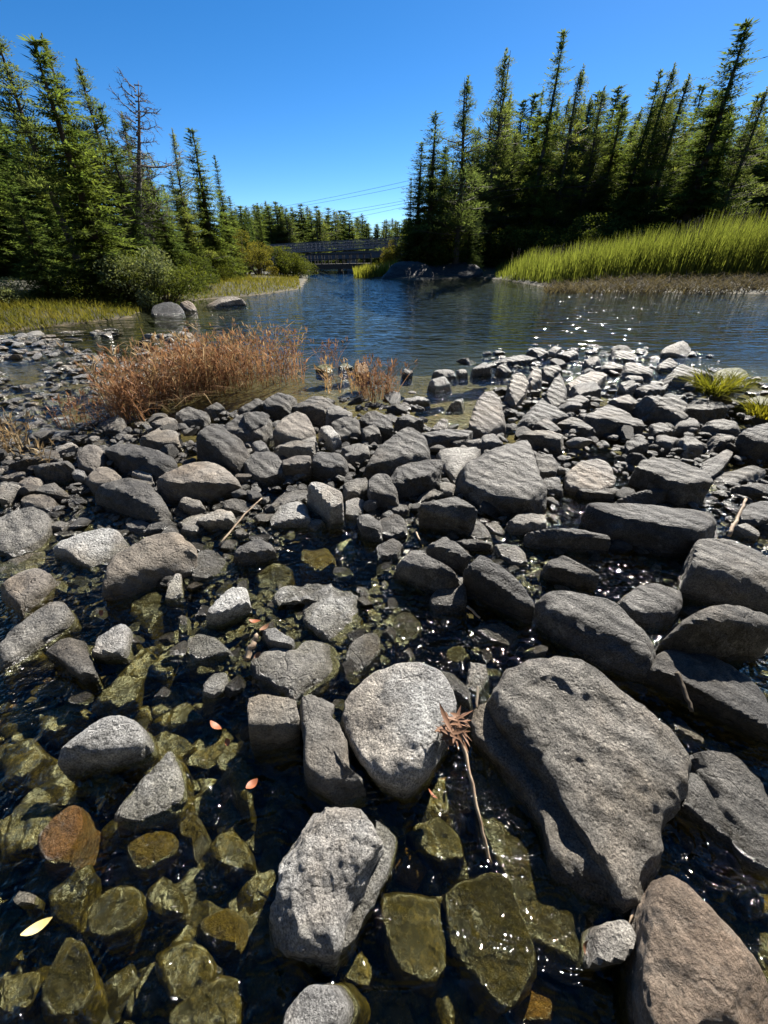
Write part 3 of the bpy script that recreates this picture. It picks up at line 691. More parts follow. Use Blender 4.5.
def rock(spec, name='boulder', cat='rock', group='rocks of the stony stream crossing'):
    reg, pts, drop, mat, rnd, label = spec[:6]; o = spec[6] if len(spec) > 6 else {}
    T_ = TF[reg]; poly = [tuple(float(v) for v in p.split(',')) for p in pts.split()]
    sub = 'z' in o
    q, z0, s, Yf, g = solve_rock(T_, poly, drop, o.get('g'), o.get('asp', 1.0), o.get('maxs'), o.get('z'))
    sx = o.get('sx', 0.); xc = q[:, 0].mean(); sy = s+o.get('sy', 0.)
    ztop = lambda x, y: z0+sy*(y-Yf)+sx*(x-xc)
    nrock[0] += 1; seed = nrock[0]; wpx = (max(p[0] for p in poly)-min(p[0] for p in poly))/T_[2]
    N = int(min(190, max(22, wpx*1.15))); zb = min(g, z0-.04)-o.get('bury', .12)
    Rm = float(np.hypot(*(q-q.mean(0)).T).mean()); Mr = int(min(90, max(9, N*(.28+.35*min(1, (z0-zb)/(Rm+.01))))))
    dome = o.get('dome', Rm*.10*rnd); ch = o.get('chisel', 3 if rnd > .75 else (6 if rnd > .45 else 10))
    if 'loft' in o: V, F = loft(q, ztop, zb, rnd, N, Mr, o.get('rough', 1.), seed, dome, ch, o.get('flare', .07))
    else:
        V, F = block(c_scale(q, 1.05), ztop, zb, rnd, 3 if wpx < 16 else 4 if wpx < 45 else 5 if wpx < 110 else 6, o.get('rough', 1.), seed, dome*.5)
    for e in o.get('extra', []):                            # further steps and ledges of the same rock
        po = [tuple(float(v) for v in p.split(',')) for p in e[0].split()]; q2, z2, s2, Y2, g2 = solve_rock(T_, po, e[1], o.get('g'), 2., 0., e[2] if len(e) > 2 else None)
        V2, F2 = loft(q2, lambda x, y: z2+e[3]*(y-Y2) if len(e) > 3 else z2, zb, .3, max(30, N//2), max(12, Mr//2), 1., seed+500, 0, 2)
        n = len(V); V = np.vstack([V, V2]); F = F+[tuple(i+n for i in f) for f in F2]
    base = Vector((q[:, 0].mean(), q[:, 1].mean(), zb))
    ob = mesh_obj(name, V-np.array(base), F, M[mat], loc=base)
    ob.data.set_sharp_from_angle(angle=R(26))
    tag(ob, label, cat, group)
    USEDLAB[label] = USEDLAB.get(label, 0)+1
    ROCKPOLY.append((q, z0)); return ob
SU = 'stones lying under the clear stream water'
ROCKS = [
 # ---- nearest stones, standing in the clear stream
 ('F', '300,150 340,115 420,100 500,112 555,160 575,230 540,320 500,385 440,418 390,400 345,330 290,265 270,200', 50, 'W', .8, 'big smooth speckled boulder with rounded top touching the leafy end of the stick', dict(sx=.10, dome=.03)),
 ('F', '525,118 570,125 605,165 610,215 580,228 560,160', 14, 'g', .6, 'grey stone peeping out from behind the big smooth speckled boulder'),
 ('F', '50,95 100,70 160,75 200,35 240,28 272,65 265,110 215,165 170,195 110,165 60,130', 18, 'g', .6, 'pale grey heart-shaped stone in the stream above the rectangular slab', dict(loft=1)),
 ('F', '300,55 340,25 375,25 378,70 350,110 310,135 292,100', 14, 'g', .7, 'small upright grey stone between the heart-shaped stone and the big speckled boulder'),
 ('F', '45,195 75,180 165,200 172,238 150,258 80,258 45,262', 52, 'g', .35, 'squat grey block with dark front just below the heart-shaped stone'),
 ('F', '180,190 205,182 262,195 250,235 275,250 295,300 300,388 345,422 270,432 215,402 185,370 188,290 175,240', 34, 'g', .2, 'notched rectangular slab lying against the big smooth speckled boulder', dict(chisel=2, loft=1)),
 ('F', '160,505 180,472 215,482 250,465 310,462 360,485 392,505 385,560 345,640 305,710 280,790 262,848 170,830 85,780 90,750 120,680 130,620 125,560', 26, 'W', .3, 'pitted white-crusted boulder with a hollow in its face and a mossy flank', dict(loft=1, rough=1.5, sx=.10, sy=.06, extra=[('370,500 420,545 405,625 350,730 290,835 255,845 300,700 350,600', 8, .03)])),
 ('F', '130,1005 160,960 200,925 260,930 285,975 265,1030 130,1060', 16, 'W', .55, 'small white-crusted stone at the bottom edge below the pitted boulder'),
 ('F', '80,22 110,15 160,45 155,62 100,52', 32, 'g', .15, 'thin dark tilted slab behind the heart-shaped stone'),
 ('G', '60,180 110,115 180,95 260,95 320,130 420,210 530,290 560,355 540,430 500,490 480,590 432,682 375,704 330,640 270,540 220,430 130,300', 30, 'l', .15, 'largest flat grey slab in the near stream, with ridged layers and a stepped edge', dict(loft=1, rough=1.25, chisel=1, sy=.05, flare=.03, extra=[('0,240 60,185 190,300 285,440 340,560 375,700 300,724 210,605 190,500 110,400 20,290', 22)])),
 ('G', '512,612 545,635 605,690 680,770 755,860 830,1000 755,1090 600,1100 490,1060 470,950 463,800 465,720 488,650', 26, 'b', .75, 'long brown rounded boulder in the bottom corner with smooth creased skin', dict(loft=1, dome=.03, rough=.8, flare=-.06)),
 ('G', '325,775 350,760 410,760 430,812 400,860 355,868 318,870', 22, 'w', .45, 'small pale stone wedged at the foot of the largest slab beside the dry reeds'),
 ('G', '545,400 580,380 660,440 690,500 706,572 650,548 600,512 550,470', 16, 'd', .3, 'wet shiny ledge stepping down into the water beside the largest slab', dict(sx=-.12)),
 ('G', '565,335 680,325 745,385 780,500 770,640 700,600 650,440 590,385', 6, 'd', .4, 'broad dark wet shelf awash beyond the largest slab', dict(z=.035, g=-.05)),
 ('G', '510,260 550,265 600,298 590,310 545,287', 10, 'g', .2, 'thin pale flake of stone at the far shoulder of the largest slab'),
 ('G', '470,130 500,70 560,52 620,85 700,118 790,180 800,290 700,225 620,180 550,135', 40, 'd', .6, 'long sloping dark boulder between the largest slab and the frame edge', dict(sx=-.14)),
 ('G', '0,12 60,5 130,30 100,60 50,48', 14, 'g', .5, 'low flat grey stone in the glittering pool behind the largest slab'),
 ('G', '0,105 40,110 46,148 22,175 -8,170', 14, 'w', .6, 'small speckled stone at the upper tip of the largest slab'),
 ('G', '740,245 790,235 830,280 800,330 745,300', 14, 'g', .5, 'little pale stone cut by the frame edge beyond the wet shelf'),
 # ---- near, dark side
 ('D', '85,265 190,250 290,270 420,280 560,300 577,320 520,385 480,388 380,380 280,352 200,340 110,292', 105, 'd', .15, 'long flat-topped slab with a tall black front face above the glittering channel', dict(rough=.6, chisel=2)),
 ('D', '-90,600 -40,590 20,622 110,635 200,660 290,740 350,850 330,900 200,860 100,770 0,740 -70,690', 70, 'd', .7, 'big brown-tinged boulder with a diagonal crease, upstream of the largest slab', dict(dome=.05)),
 ('D', '505,405 560,398 650,410 720,440 830,480 830,600 700,575 600,560 500,532 480,528 510,450', 110, 'l', .4, 'big furrowed dark boulder at the frame edge beside the pale stick', dict(sx=-.08)),
 ('D', '462,715 500,680 580,655 680,650 820,660 830,730 700,722 600,720 500,728', 170, 'd', .7, 'round dark boulder with a lit rim at the frame edge under the furrowed boulder', dict(dome=.02)),
 ('D', '215,645 300,568 380,570 450,600 455,640 420,690 350,715 260,700', 55, 'd', .75, 'wet round boulder stained orange in the bright glittering channel'),
 ('C', '650,490 700,472 780,505 840,540 845,562 760,548 655,515', 70, 'd', .2, 'dark block with a thin lit top standing below the long black slab end'),
 ('D', '330,100 440,118 530,153 558,192 430,195 345,165 265,135 290,110', 85, 'd', .35, 'wedge-shaped boulder with sunlit top and dark sides behind the long flat-topped slab', dict(sx=-.05)),
 ('D', '0,160 60,105 130,95 170,140 186,200 120,218 40,212 0,202', 28, 't', .75, 'smooth tan dome beside the brightest sun sparkle'),
 ('D', '10,207 100,195 190,228 170,245 60,237', 18, 'd', .3, 'low dark flagstone in front of the smooth tan dome'),
 ('D', '200,240 300,215 390,205 412,225 330,238 280,262', 42, 'd', .35, 'bent dark rock lying along the back edge of the long flat-topped slab'),
 ('D', '530,95 560,85 620,65 636,90 600,130 560,148 530,120', 30, 'g', .1, 'small tilted cube-like block near the frame edge above a bright trickle'),
 ('D', '420,30 480,15 520,40 526,65 470,68', 16, 'g', .7, 'small pale dome behind the wedge-shaped boulder'),
 ('D', '340,18 400,10 435,25 400,50 350,38', 16, 'g', .5, 'flat pale stone in the rubble behind the wedge-shaped boulder'),
 ('D', '670,300 720,270 820,262 830,335 730,348', 42, 'd', .3, 'dark angular rock behind the pale stick at the frame edge'),
 ('D', '640,205 720,190 830,188 830,235 700,228 650,218', 22, 'd', .3, 'low dark ledge above the pale stick at the frame edge'),
 ('D', '640,362 690,350 745,382 738,402 690,388', 30, 'g', .25, 'small broken stone beneath the pale stick'),
 ('D', '570,8 640,2 652,30 600,42', 24, 'd', .5, 'dark stone between the tilted block and the mossy bank rock'),
 ('D', '225,38 270,25 305,42 290,62 240,60', 14, 'g', .6, 'small grey stone just above the sun sparkle pool'),
 ('D', '540,180 610,140 700,128 768,150 760,175 650,190 570,195', 16, 'd', .35, 'half-drowned stone in the bright trickle near the frame edge'),
 # ---- centre
 ('C', '330,110 360,82 430,60 520,18 580,45 592,100 612,170 636,240 600,268 500,262 400,235 338,190', 62, 'd', .55, 'bulky pitted boulder, biggest in the middle of the crossing', dict(rough=1.4, dome=.05)),
 ('C', '220,70 290,50 390,55 352,90 330,130 330,180 285,190 258,130', 14, 'g', .4, 'pale flat rock tucked against the bulky pitted boulder'),
 ('C', '40,160 70,125 150,100 240,110 235,137 180,172 110,187 60,195', 68, 'd', .2, 'jagged rock with a black front in front of the big dark dome', dict(rough=1.4)),
 ('C', '150,282 220,255 290,248 376,300 340,312 280,297 200,292', 98, 'd', .1, 'roof-shaped rock with a lit triangular top below the jagged black-fronted rock', dict(rough=.6)),
 ('C', '78,478 110,455 160,455 240,500 302,540 240,552 190,532 130,510', 95, 'd', .5, 'oval boulder with a sunlit back standing in the dark blue pool'),
 ('C', '188,640 230,580 310,540 336,570 325,660 260,678 200,670', 36, 'd', .55, 'pear-shaped rough stone leaning on the oval boulder in the pool'),
 ('C', '185,428 250,392 300,430 355,475 330,484 280,446 240,430', 88, 'd', .05, 'dark pyramid of rock with one thin sunlit edge'),
 ('C', '332,505 380,465 430,475 540,570 600,640 560,640 470,565 420,532 350,522', 110, 'd', .5, 'long dark boulder sloping down to the creased boulder'),
 ('C', '440,432 520,425 560,470 576,505 520,502 470,472', 26, 'g', .25, 'rough grey stone between the dark pyramid and the long black slab end'),
 ('C', '285,410 340,412 430,420 422,438 332,434', 36, 'd', .1, 'thin flat ledge stone beside the dark pyramid'),
 ('C', '565,370 620,362 760,372 882,390 884,408 700,394 590,388', 70, 'd', .1, 'low square-cut slab with a black face joined to the long flat-topped slab', dict(rough=.5)),
 ('C', '495,340 560,310 630,305 640,350 580,362 520,362', 40, 'g', .2, 'flat stone behind the square-cut black-faced slab'),
 ('C', '355,772 400,740 470,740 542,780 510,812 440,802 380,792', 12, 'g', .55, 'low flat pale stone just breaking the rippled pool'),
 ('C', '-10,440 50,405 92,430 70,470 -5,492', 22, 'd', .3, 'slanting stone at the upper end of the dark blue pool'),
 ('C', '-50,190 -20,160 30,160 60,205 66,240 20,232 -40,240', 58, 'd', .75, 'dark egg-shaped stone beside the jagged black-fronted rock'),
 ('C', '0,322 45,308 95,335 102,385 40,402 -5,390', 26, 'd', .75, 'round dark cobble left of the roof-shaped rock'),
 ('C', '20,290 60,272 105,280 110,310 60,310', 14, 'g', .5, 'flat cobble behind the round dark cobble'),
 ('C', '130,272 150,245 200,222 250,242 200,250', 16, 'd', .2, 'dark shard behind the roof-shaped rock'),
 ('C', '620,182 690,178 702,222 640,225', 24, 'd', .6, 'dark stone on the shaded shoulder of the bulky pitted boulder'),
 ('C', '330,345 360,330 395,350 430,400 370,410 335,385', 18, 'g', .5, 'wet grey stone below the bulky pitted boulder'),
 ('C', '400,355 440,345 485,380 470,400 430,385', 14, 'g', .5, 'second wet grey stone below the bulky pitted boulder, further along'),
 ('C', '225,200 255,190 290,205 280,240 240,235', 14, 'g', .6, 'small pale cobble under the pale flat rock'),
 ('C', '595,80 650,90 690,115 680,160 620,150', 26, 'd', .4, 'dark stone at the back of the bulky pitted boulder'),
 # ---- centre-left
 ('B', '-130,172 -70,142 40,110 110,112 160,143 170,182 100,195 0,192 -70,203', 62, 't', .6, 'long pale-topped boulder with a smooth back, in the thick of the crossing'),
 ('B', '200,112 250,80 310,80 350,110 345,148 280,158 210,148', 34, 'd', .4, 'knobbly dark rock beside the little square block'),
 ('B', '355,105 400,90 460,90 462,118 420,130 355,128', 48, 't', .05, 'little square-faced block with a flat front'),
 ('B', '325,62 400,25 460,10 480,40 470,66 400,62', 30, 'g', .4, 'lumpy grey rock directly behind the little square block'),
 ('B', '460,92 500,65 560,65 600,100 600,128 530,150 465,130', 34, 'd', .85, 'round dark boulder next to the little square block'),
 ('B', '590,72 640,40 685,58 692,80 640,98 600,95', 16, 'g', .6, 'smooth oval stone behind the round dark boulder'),
 ('B', '450,202 520,195 580,220 586,262 540,272 500,240', 90, 'W', .2, 'upright block with a bright white top at the head of the pool', dict(rough=.6)),
 ('B', '590,205 640,182 680,180 682,205 640,228 600,235', 28, 'g', .4, 'pale tilted stone near the white-topped block'),
 ('B', '310,282 360,230 450,225 456,258 400,270 330,290', 14, 'g', .25, 'flat pale shelf stone beside the white-topped block'),
 ('B', '305,322 340,282 440,275 440,300 465,343 400,325 350,342 310,348', 30, 'w', .2, 'ragged pale rock with broken edges at the head of the pool', dict(rough=1.6)),
 ('B', '120,277 180,255 235,270 220,300 140,302', 22, 'd', .6, 'dark flattened cobble below the knobbly dark rock'),
 ('B', '20,332 100,295 165,310 160,338 110,346 40,343', 38, 'g', .4, 'rough stone with a shadowed front beneath the long pale-topped boulder'),
 ('B', '-10,260 40,265 46,285 0,292 -30,285', 30, 'g', .8, 'small oval cobble under the long pale-topped boulder'),
 ('B', '165,460 190,420 240,400 300,418 320,448 290,462 240,442 200,470', 52, 'd', .65, 'hooded dark stone with a curved lit rim in the stream'),
 ('B', '0,490 50,450 110,465 166,515 120,530 60,558 10,570', 22, 'g', .55, 'plump pale stone between the banded boulder and the hooded stone'),
 ('B', '60,687 110,640 160,600 215,600 228,650 180,668 120,692', 62, 'W', .05, 'white arrow-shaped flake with a black front', dict(rough=.6)),
 ('B', '310,640 330,608 400,598 500,570 560,570 640,600 646,700 600,780 520,798 430,730 440,660 380,645 325,680', 22, 'W', .4, 'wide knobbly white-grey rock lying across the stream below the pool', dict(loft=1, rough=1.8)),
 ('B', '-10,772 80,770 155,845 100,868 40,880 -20,885', 24, 'W', .7, 'speckled rounded stone above the clear weedy water'),
 ('B', '270,757 330,758 396,800 388,820 330,802', 26, 'g', .1, 'thin tilted flake beside the rusty leaves'),
 ('B', '632,590 680,600 692,642 650,640', 14, 'g', .3, 'small corner stone at the end of the wide knobbly rock'),
 ('B', '600,267 640,250 670,260 666,308 640,328 600,320', 14, 'w', .2, 'upright white shard next to a dark water pocket'),
 ('B', '640,332 690,310 730,340 726,378 660,372', 48, 'd', .6, 'dark lump at the corner of the dark blue pool'),
 ('B', '735,318 768,300 800,330 770,345', 20, 'd', .6, 'dark cobble by the slanting stone of the pool'),
 ('B', '450,362 480,335 512,345 480,378', 14, 'w', .4, 'small bright white stone at the head of the pool'),
 ('B', '255,372 272,365 322,413 300,417', 10, 'w', .3, 'narrow pale sliver behind the hooded stone'),
 ('B', '160,382 200,370 226,395 180,402', 16, 'g', .6, 'small cobble just behind the hooded stone'),
 ('B', '-10,345 30,350 32,375 0,385 -40,375', 22, 'g', .6, 'cobble between the long pale-topped boulder and the banded boulder'),
 ('B', '490,225 0,0 0,0', 0, 'g', .5, 'skip'),
 # ---- left
 ('A', '390,60 430,30 520,35 610,55 665,85 660,113 620,130 540,105 430,85', 55, 'd', .6, 'long rounded boulder with a shadowed face, near the russet grass'),
 ('A', '290,77 340,40 385,60 386,108 350,138 300,125', 22, 't', .45, 'tilted grey stone beside the long rounded boulder'),
 ('A', '318,180 350,140 400,122 440,140 466,180 420,205 340,212', 26, 't', .8, 'smooth dome resting behind the larger overhanging dome'),
 ('A', '335,217 400,210 440,185 490,170 550,180 600,220 622,265 590,290 540,275 480,240 400,238', 80, 'd', .75, 'big overhanging dome with a deep black hollow beneath'),
 ('A', '500,162 540,140 580,165 586,190 540,176', 18, 'w', .4, 'small white knob between the two domes and the long rounded boulder'),
 ('A', '-10,340 80,300 150,290 186,310 175,378 130,438 40,478 -10,450', 24, 'l', .2, 'big flat grooved slab at the frame edge'),
 ('A', '75,270 100,240 160,235 215,265 200,298 150,290 90,290', 18, 't', .6, 'pale rounded stone above the big grooved slab'),
 ('A', '-10,190 60,200 80,215 20,252 -10,255', 32, 'g', .3, 'angular pale stone cut by the frame edge above the grooved slab'),
 ('A', '110,212 200,190 262,238 220,242 130,228', 22, 'd', .3, 'dark flat stone with white rim beside a dry grass stem'),
 ('A', '200,442 240,405 300,385 390,375 450,385 482,425 440,445 370,450 340,488 300,465 250,432', 48, 'W', .1, 'bright white angular rock with a black undercut front', dict(rough=1.1)),
 ('A', '480,372 500,320 540,345 575,355 545,385', 18, 'g', .2, 'split grey shard under the overhanging dome'),
 ('A', '545,387 620,325 680,350 620,376', 20, 'g', .35, 'pale ridge stone leading to the banded boulder'),
 ('A', '680,352 740,315 790,318 800,338 750,362 720,372', 20, 'w', .4, 'white lumpy stone above the banded boulder'),
 ('A', '678,270 700,250 768,265 782,280 720,292', 34, 'g', .85, 'smooth flattened pebble-shaped boulder under the long pale-topped one'),
 ('A', '385,562 420,490 500,430 590,385 670,365 720,400 750,455 720,500 670,508 600,500 500,520 440,570 395,600', 60, 't', .65, 'large tan banded boulder with a dark hollow, biggest on the near side', dict(rough=1.2, dome=.04)),
 ('A', '-10,515 90,480 165,465 160,500 60,545 -10,552', 10, 'g', .25, 'flat grey ledge at the frame edge below the grooved slab'),
 ('A', '-10,590 60,545 130,505 172,530 165,580 110,638 70,675 -10,640', 46, 't', .5, 'sloping pale boulder with a dark underside at the frame edge'),
 ('A', '155,590 200,570 246,575 236,605 180,612', 10, 'w', .7, 'small smooth white stone near the frame edge pool'),
 ('A', '-10,795 60,730 160,640 240,650 250,690 220,740 150,800 80,850 -10,905', 32, 'l', .25, 'long slanted rough boulder at the frame edge with a shadowed groove'),
 ('A', '165,832 220,795 310,785 328,830 345,920 300,935 255,880 230,850', 52, 'd', .1, 'dark peaked rock with a pale lit shoulder above the weedy water'),
 ('A', '350,852 370,790 440,740 486,740 475,830 450,852 400,852', 42, 'W', .3, 'pale jagged stone standing in weedy water beside the peaked rock'),
 ('A', '622,640 650,580 690,532 698,620 660,642', 22, 'w', .2, 'pale triangular stone at the lower end of the banded boulder'),
 ('A', '265,147 300,138 325,147 315,175 275,172', 14, 'w', .3, 'small broken white stone behind the smooth dome'),
 ('A', '20,112 150,90 206,95 150,112', 34, 'd', .3, 'dark low ledge in shallow water near the straw tuft'),
 ('A', '120,132 260,110 262,126 150,142', 40, 'd', .3, 'second dark low ledge, in front of the first, near the straw tuft'),
 ('A', '190,75 270,45 292,55 220,77', 14, 'g', .5, 'long flat stone between shallow water and the tilted grey stone'),
 ('A', '180,370 215,340 266,355 232,376', 18, 'w', .3, 'flat white stone above the white angular rock'),
 ('A', '680,722 700,690 722,715 716,768 690,770', 12, 'w', .5, 'slim white stone in the weedy water'),
 ('A', '-10,172 50,160 100,160 90,176 20,186', 16, 'g', .6, 'flat oval stone at the frame edge under the dark ledges'),
 ('A', '60,192 110,165 156,180 150,205 80,206', 18, 't', .75, 'rounded tan stone under the dark ledges'),
 # ---- standing in the weedy foreground water
 ('E', '125,265 170,220 250,165 330,140 366,155 376,190 340,215 280,230 200,252', 66, 'W', .55, 'white-crusted speckled rock rising alone from the weedy water'),
 ('E', '315,432 350,372 400,330 450,300 470,250 500,310 512,370 470,425 380,450', 14, 'W', .4, 'mostly drowned rock with a bright white crest', dict(rough=1.5)),
 ('E', '570,62 600,30 632,30 638,70 602,95 570,90', 18, 'w', .6, 'small pale stone tip above the weedy water by the rusty leaf'),
 ('E', '30,672 50,645 95,655 86,685 45,687', 12, 'w', .6, 'tiny white stone tip near the floating yellow leaf'),
 ('E', '95,490 140,440 190,400 220,410 222,470 190,500 180,560 140,572 105,550', 4, 'o', .6, 'rusty brown stone just awash in the weedy water', dict(z=.012, g=-.1)),
]
SUB = [ # below the water
 ('E', '350,515 400,480 460,468 495,490 470,540 420,580 365,585 345,550', 'y', .7, 'bright ochre stone under water beside the rusty one', -.02),
 ('E', '245,690 290,640 340,618 385,640 398,700 350,770 280,790 240,750', 's', .7, 'olive domed stone under water, weed-covered', -.02),
 ('E', '108,960 130,880 175,770 220,790 240,840 250,900 210,980 150,1000 110,980', 's', .2, 'drowned wedge of stone with one pale edge near the yellow leaf', -.015),
 ('E', '-10,460 60,400 130,390 150,440 90,520 -10,560', 's', .5, 'large drowned olive stone at the frame edge above the rusty stone', -.03),
 ('E', '410,640 460,600 510,650 510,710 440,720 405,690', 's', .5, 'square drowned yellow-green stone next to the olive dome', -.05),
 ('E', '130,640 240,570 260,600 210,680 200,750 140,720', 's', .4, 'long drowned stone slanting past the olive dome', -.05),
 ('E', '580,520 650,470 690,510 700,570 640,580 600,560', 's', .6, 'drowned stone in the shade beside the pitted boulder', -.05),
 ('E', '500,450 540,420 570,480 540,530 500,490', 'y', .5, 'drowned ochre stone pointing at the white-crested rock', -.05),
 ('E', '555,730 620,690 660,720 650,790 590,800 555,770', 'y', .6, 'round drowned ochre stone with sparkles above it', -.04),
 ('E', '430,830 500,790 560,800 600,880 560,960 480,960 440,900', 's', .6, 'broad drowned stone near the bottom edge under rippling sparkles', -.03),
 ('E', '-10,890 100,870 100,920 60,980 -10,1000', 's', .4, 'drowned stone in the bottom corner by the pale-edged wedge', -.03),
 ('E', '470,990 560,900 640,880 680,900 665,1040 480,1060', 's', .6, 'drowned stone at the bottom edge beside the small white-crusted one', -.03),
 ('E', '380,230 470,190 540,230 480,290 400,330 350,300', 's', .4, 'drowned stone behind the white-crested rock', -.05),
 ('E', '0,250 80,210 120,260 60,330 0,330', 's', .4, 'drowned stone at the frame edge behind the lone white-crusted rock', -.05),
 ('E', '250,120 330,40 400,20 380,110 320,135', 's', .4, 'long weedy stone under water behind the lone white-crusted rock', -.04),
 ('E', '420,170 520,110 560,150 470,200', 's', .4, 'drowned stone below the rusty leaf', -.05),
 ('E', '640,300 690,260 720,320 700,450 660,400', 's', .4, 'drowned stone between the squat grey block and the pitted boulder', -.05),
 ('E', '210,360 300,300 340,330 280,390', 's', .5, 'drowned yellow-green stone between the two white-crested rocks', -.04),
 ('E', '100,150 200,100 240,150 160,200 100,200', 's', .4, 'drowned stone beside the dark peaked rock', -.05),
 ('F', '385,690 440,685 520,705 550,770 550,880 510,920 440,900 395,820 375,740', 's', .35, 'big drowned olive slab right of the pitted boulder', -.03),
 ('F', '545,690 600,652 650,635 700,650 728,720 790,870 745,950 690,985 615,900 560,800', 's', .3, 'biggest drowned olive slab, mossy, below the end of the stick', -.03),
 ('G', '5,290 110,395 190,510 215,610 310,735 312,880 262,892 150,830 90,640 20,480', 's', .3, 'broad drowned shelf covered in green algae along the largest slab', -.04),
 ('F', '450,522 530,490 580,540 590,600 530,610 480,572', 's', .5, 'drowned olive cobble in the brown gravel by the stick', -.05),
 ('F', '415,560 460,570 500,620 480,660 420,640', 'o', .6, 'drowned brown cobble in the gravel beside the pitted boulder', -.09),
 ('F', '265,870 330,840 370,880 350,930 280,920', 's', .6, 'drowned stone in the black shade below the pitted boulder', -.08),
 ('G', '100,930 170,890 230,930 210,1010 120,1020', 'o', .6, 'drowned brown stone at the bottom edge in front of the algae shelf', -.10),
 ('G', '660,660 710,650 740,700 690,720', 'y', .6, 'drowned ochre cobble beside the brown rounded boulder', -.08),
 ('G', '700,700 770,690 790,740 720,750', 'y', .6, 'second drowned ochre cobble beside the brown rounded boulder, nearer the frame edge', -.08),
 ('B', '235,560 270,500 340,490 392,520 385,570 330,600 250,592', 's', .75, 'blue-green rounded stone under the pool water', -.02),
 ('B', '690,562 720,545 726,590 700,597', 's', .6, 'pale drowned stone at the pool edge near the white-grey rock', -.02),
 ('C', '60,700 100,690 160,720 150,770 80,830 40,790', 's', .6, 'drowned glossy stone in the pool near the leafless twigs', -.008),
 ('C', '260,830 310,820 345,860 300,890 250,875', 's', .7, 'drowned round stone in the pool below the low flat one', -.01),
 ('B', '420,450 520,440 560,500 480,540 420,510', 'y', .6, 'drowned brown stone in the middle of the blue pool', -.06),
 ('B', '560,430 620,410 640,480 590,520', 's', .6, 'drowned stone under the dark lump in the blue pool', -.06),
 ('A', '500,640 600,600 640,680 560,760 500,720', 's', .4, 'weed-covered stone under water below the banded boulder', -.04),
 ('A', '440,880 540,820 600,880 520,960 440,950', 's', .4, 'weed-covered stone under water beside the pale jagged stone', -.04),
 ('A', '560,900 640,820 690,880 640,960', 's', .4, 'weed-covered stone under water below the speckled rounded stone', -.04),
]
SUB = [(r, p, 0, m, k, l, dict(z=z, g=z-.1, rough=1.1, chisel=3)) for r, p, m, k, l, z in SUB]
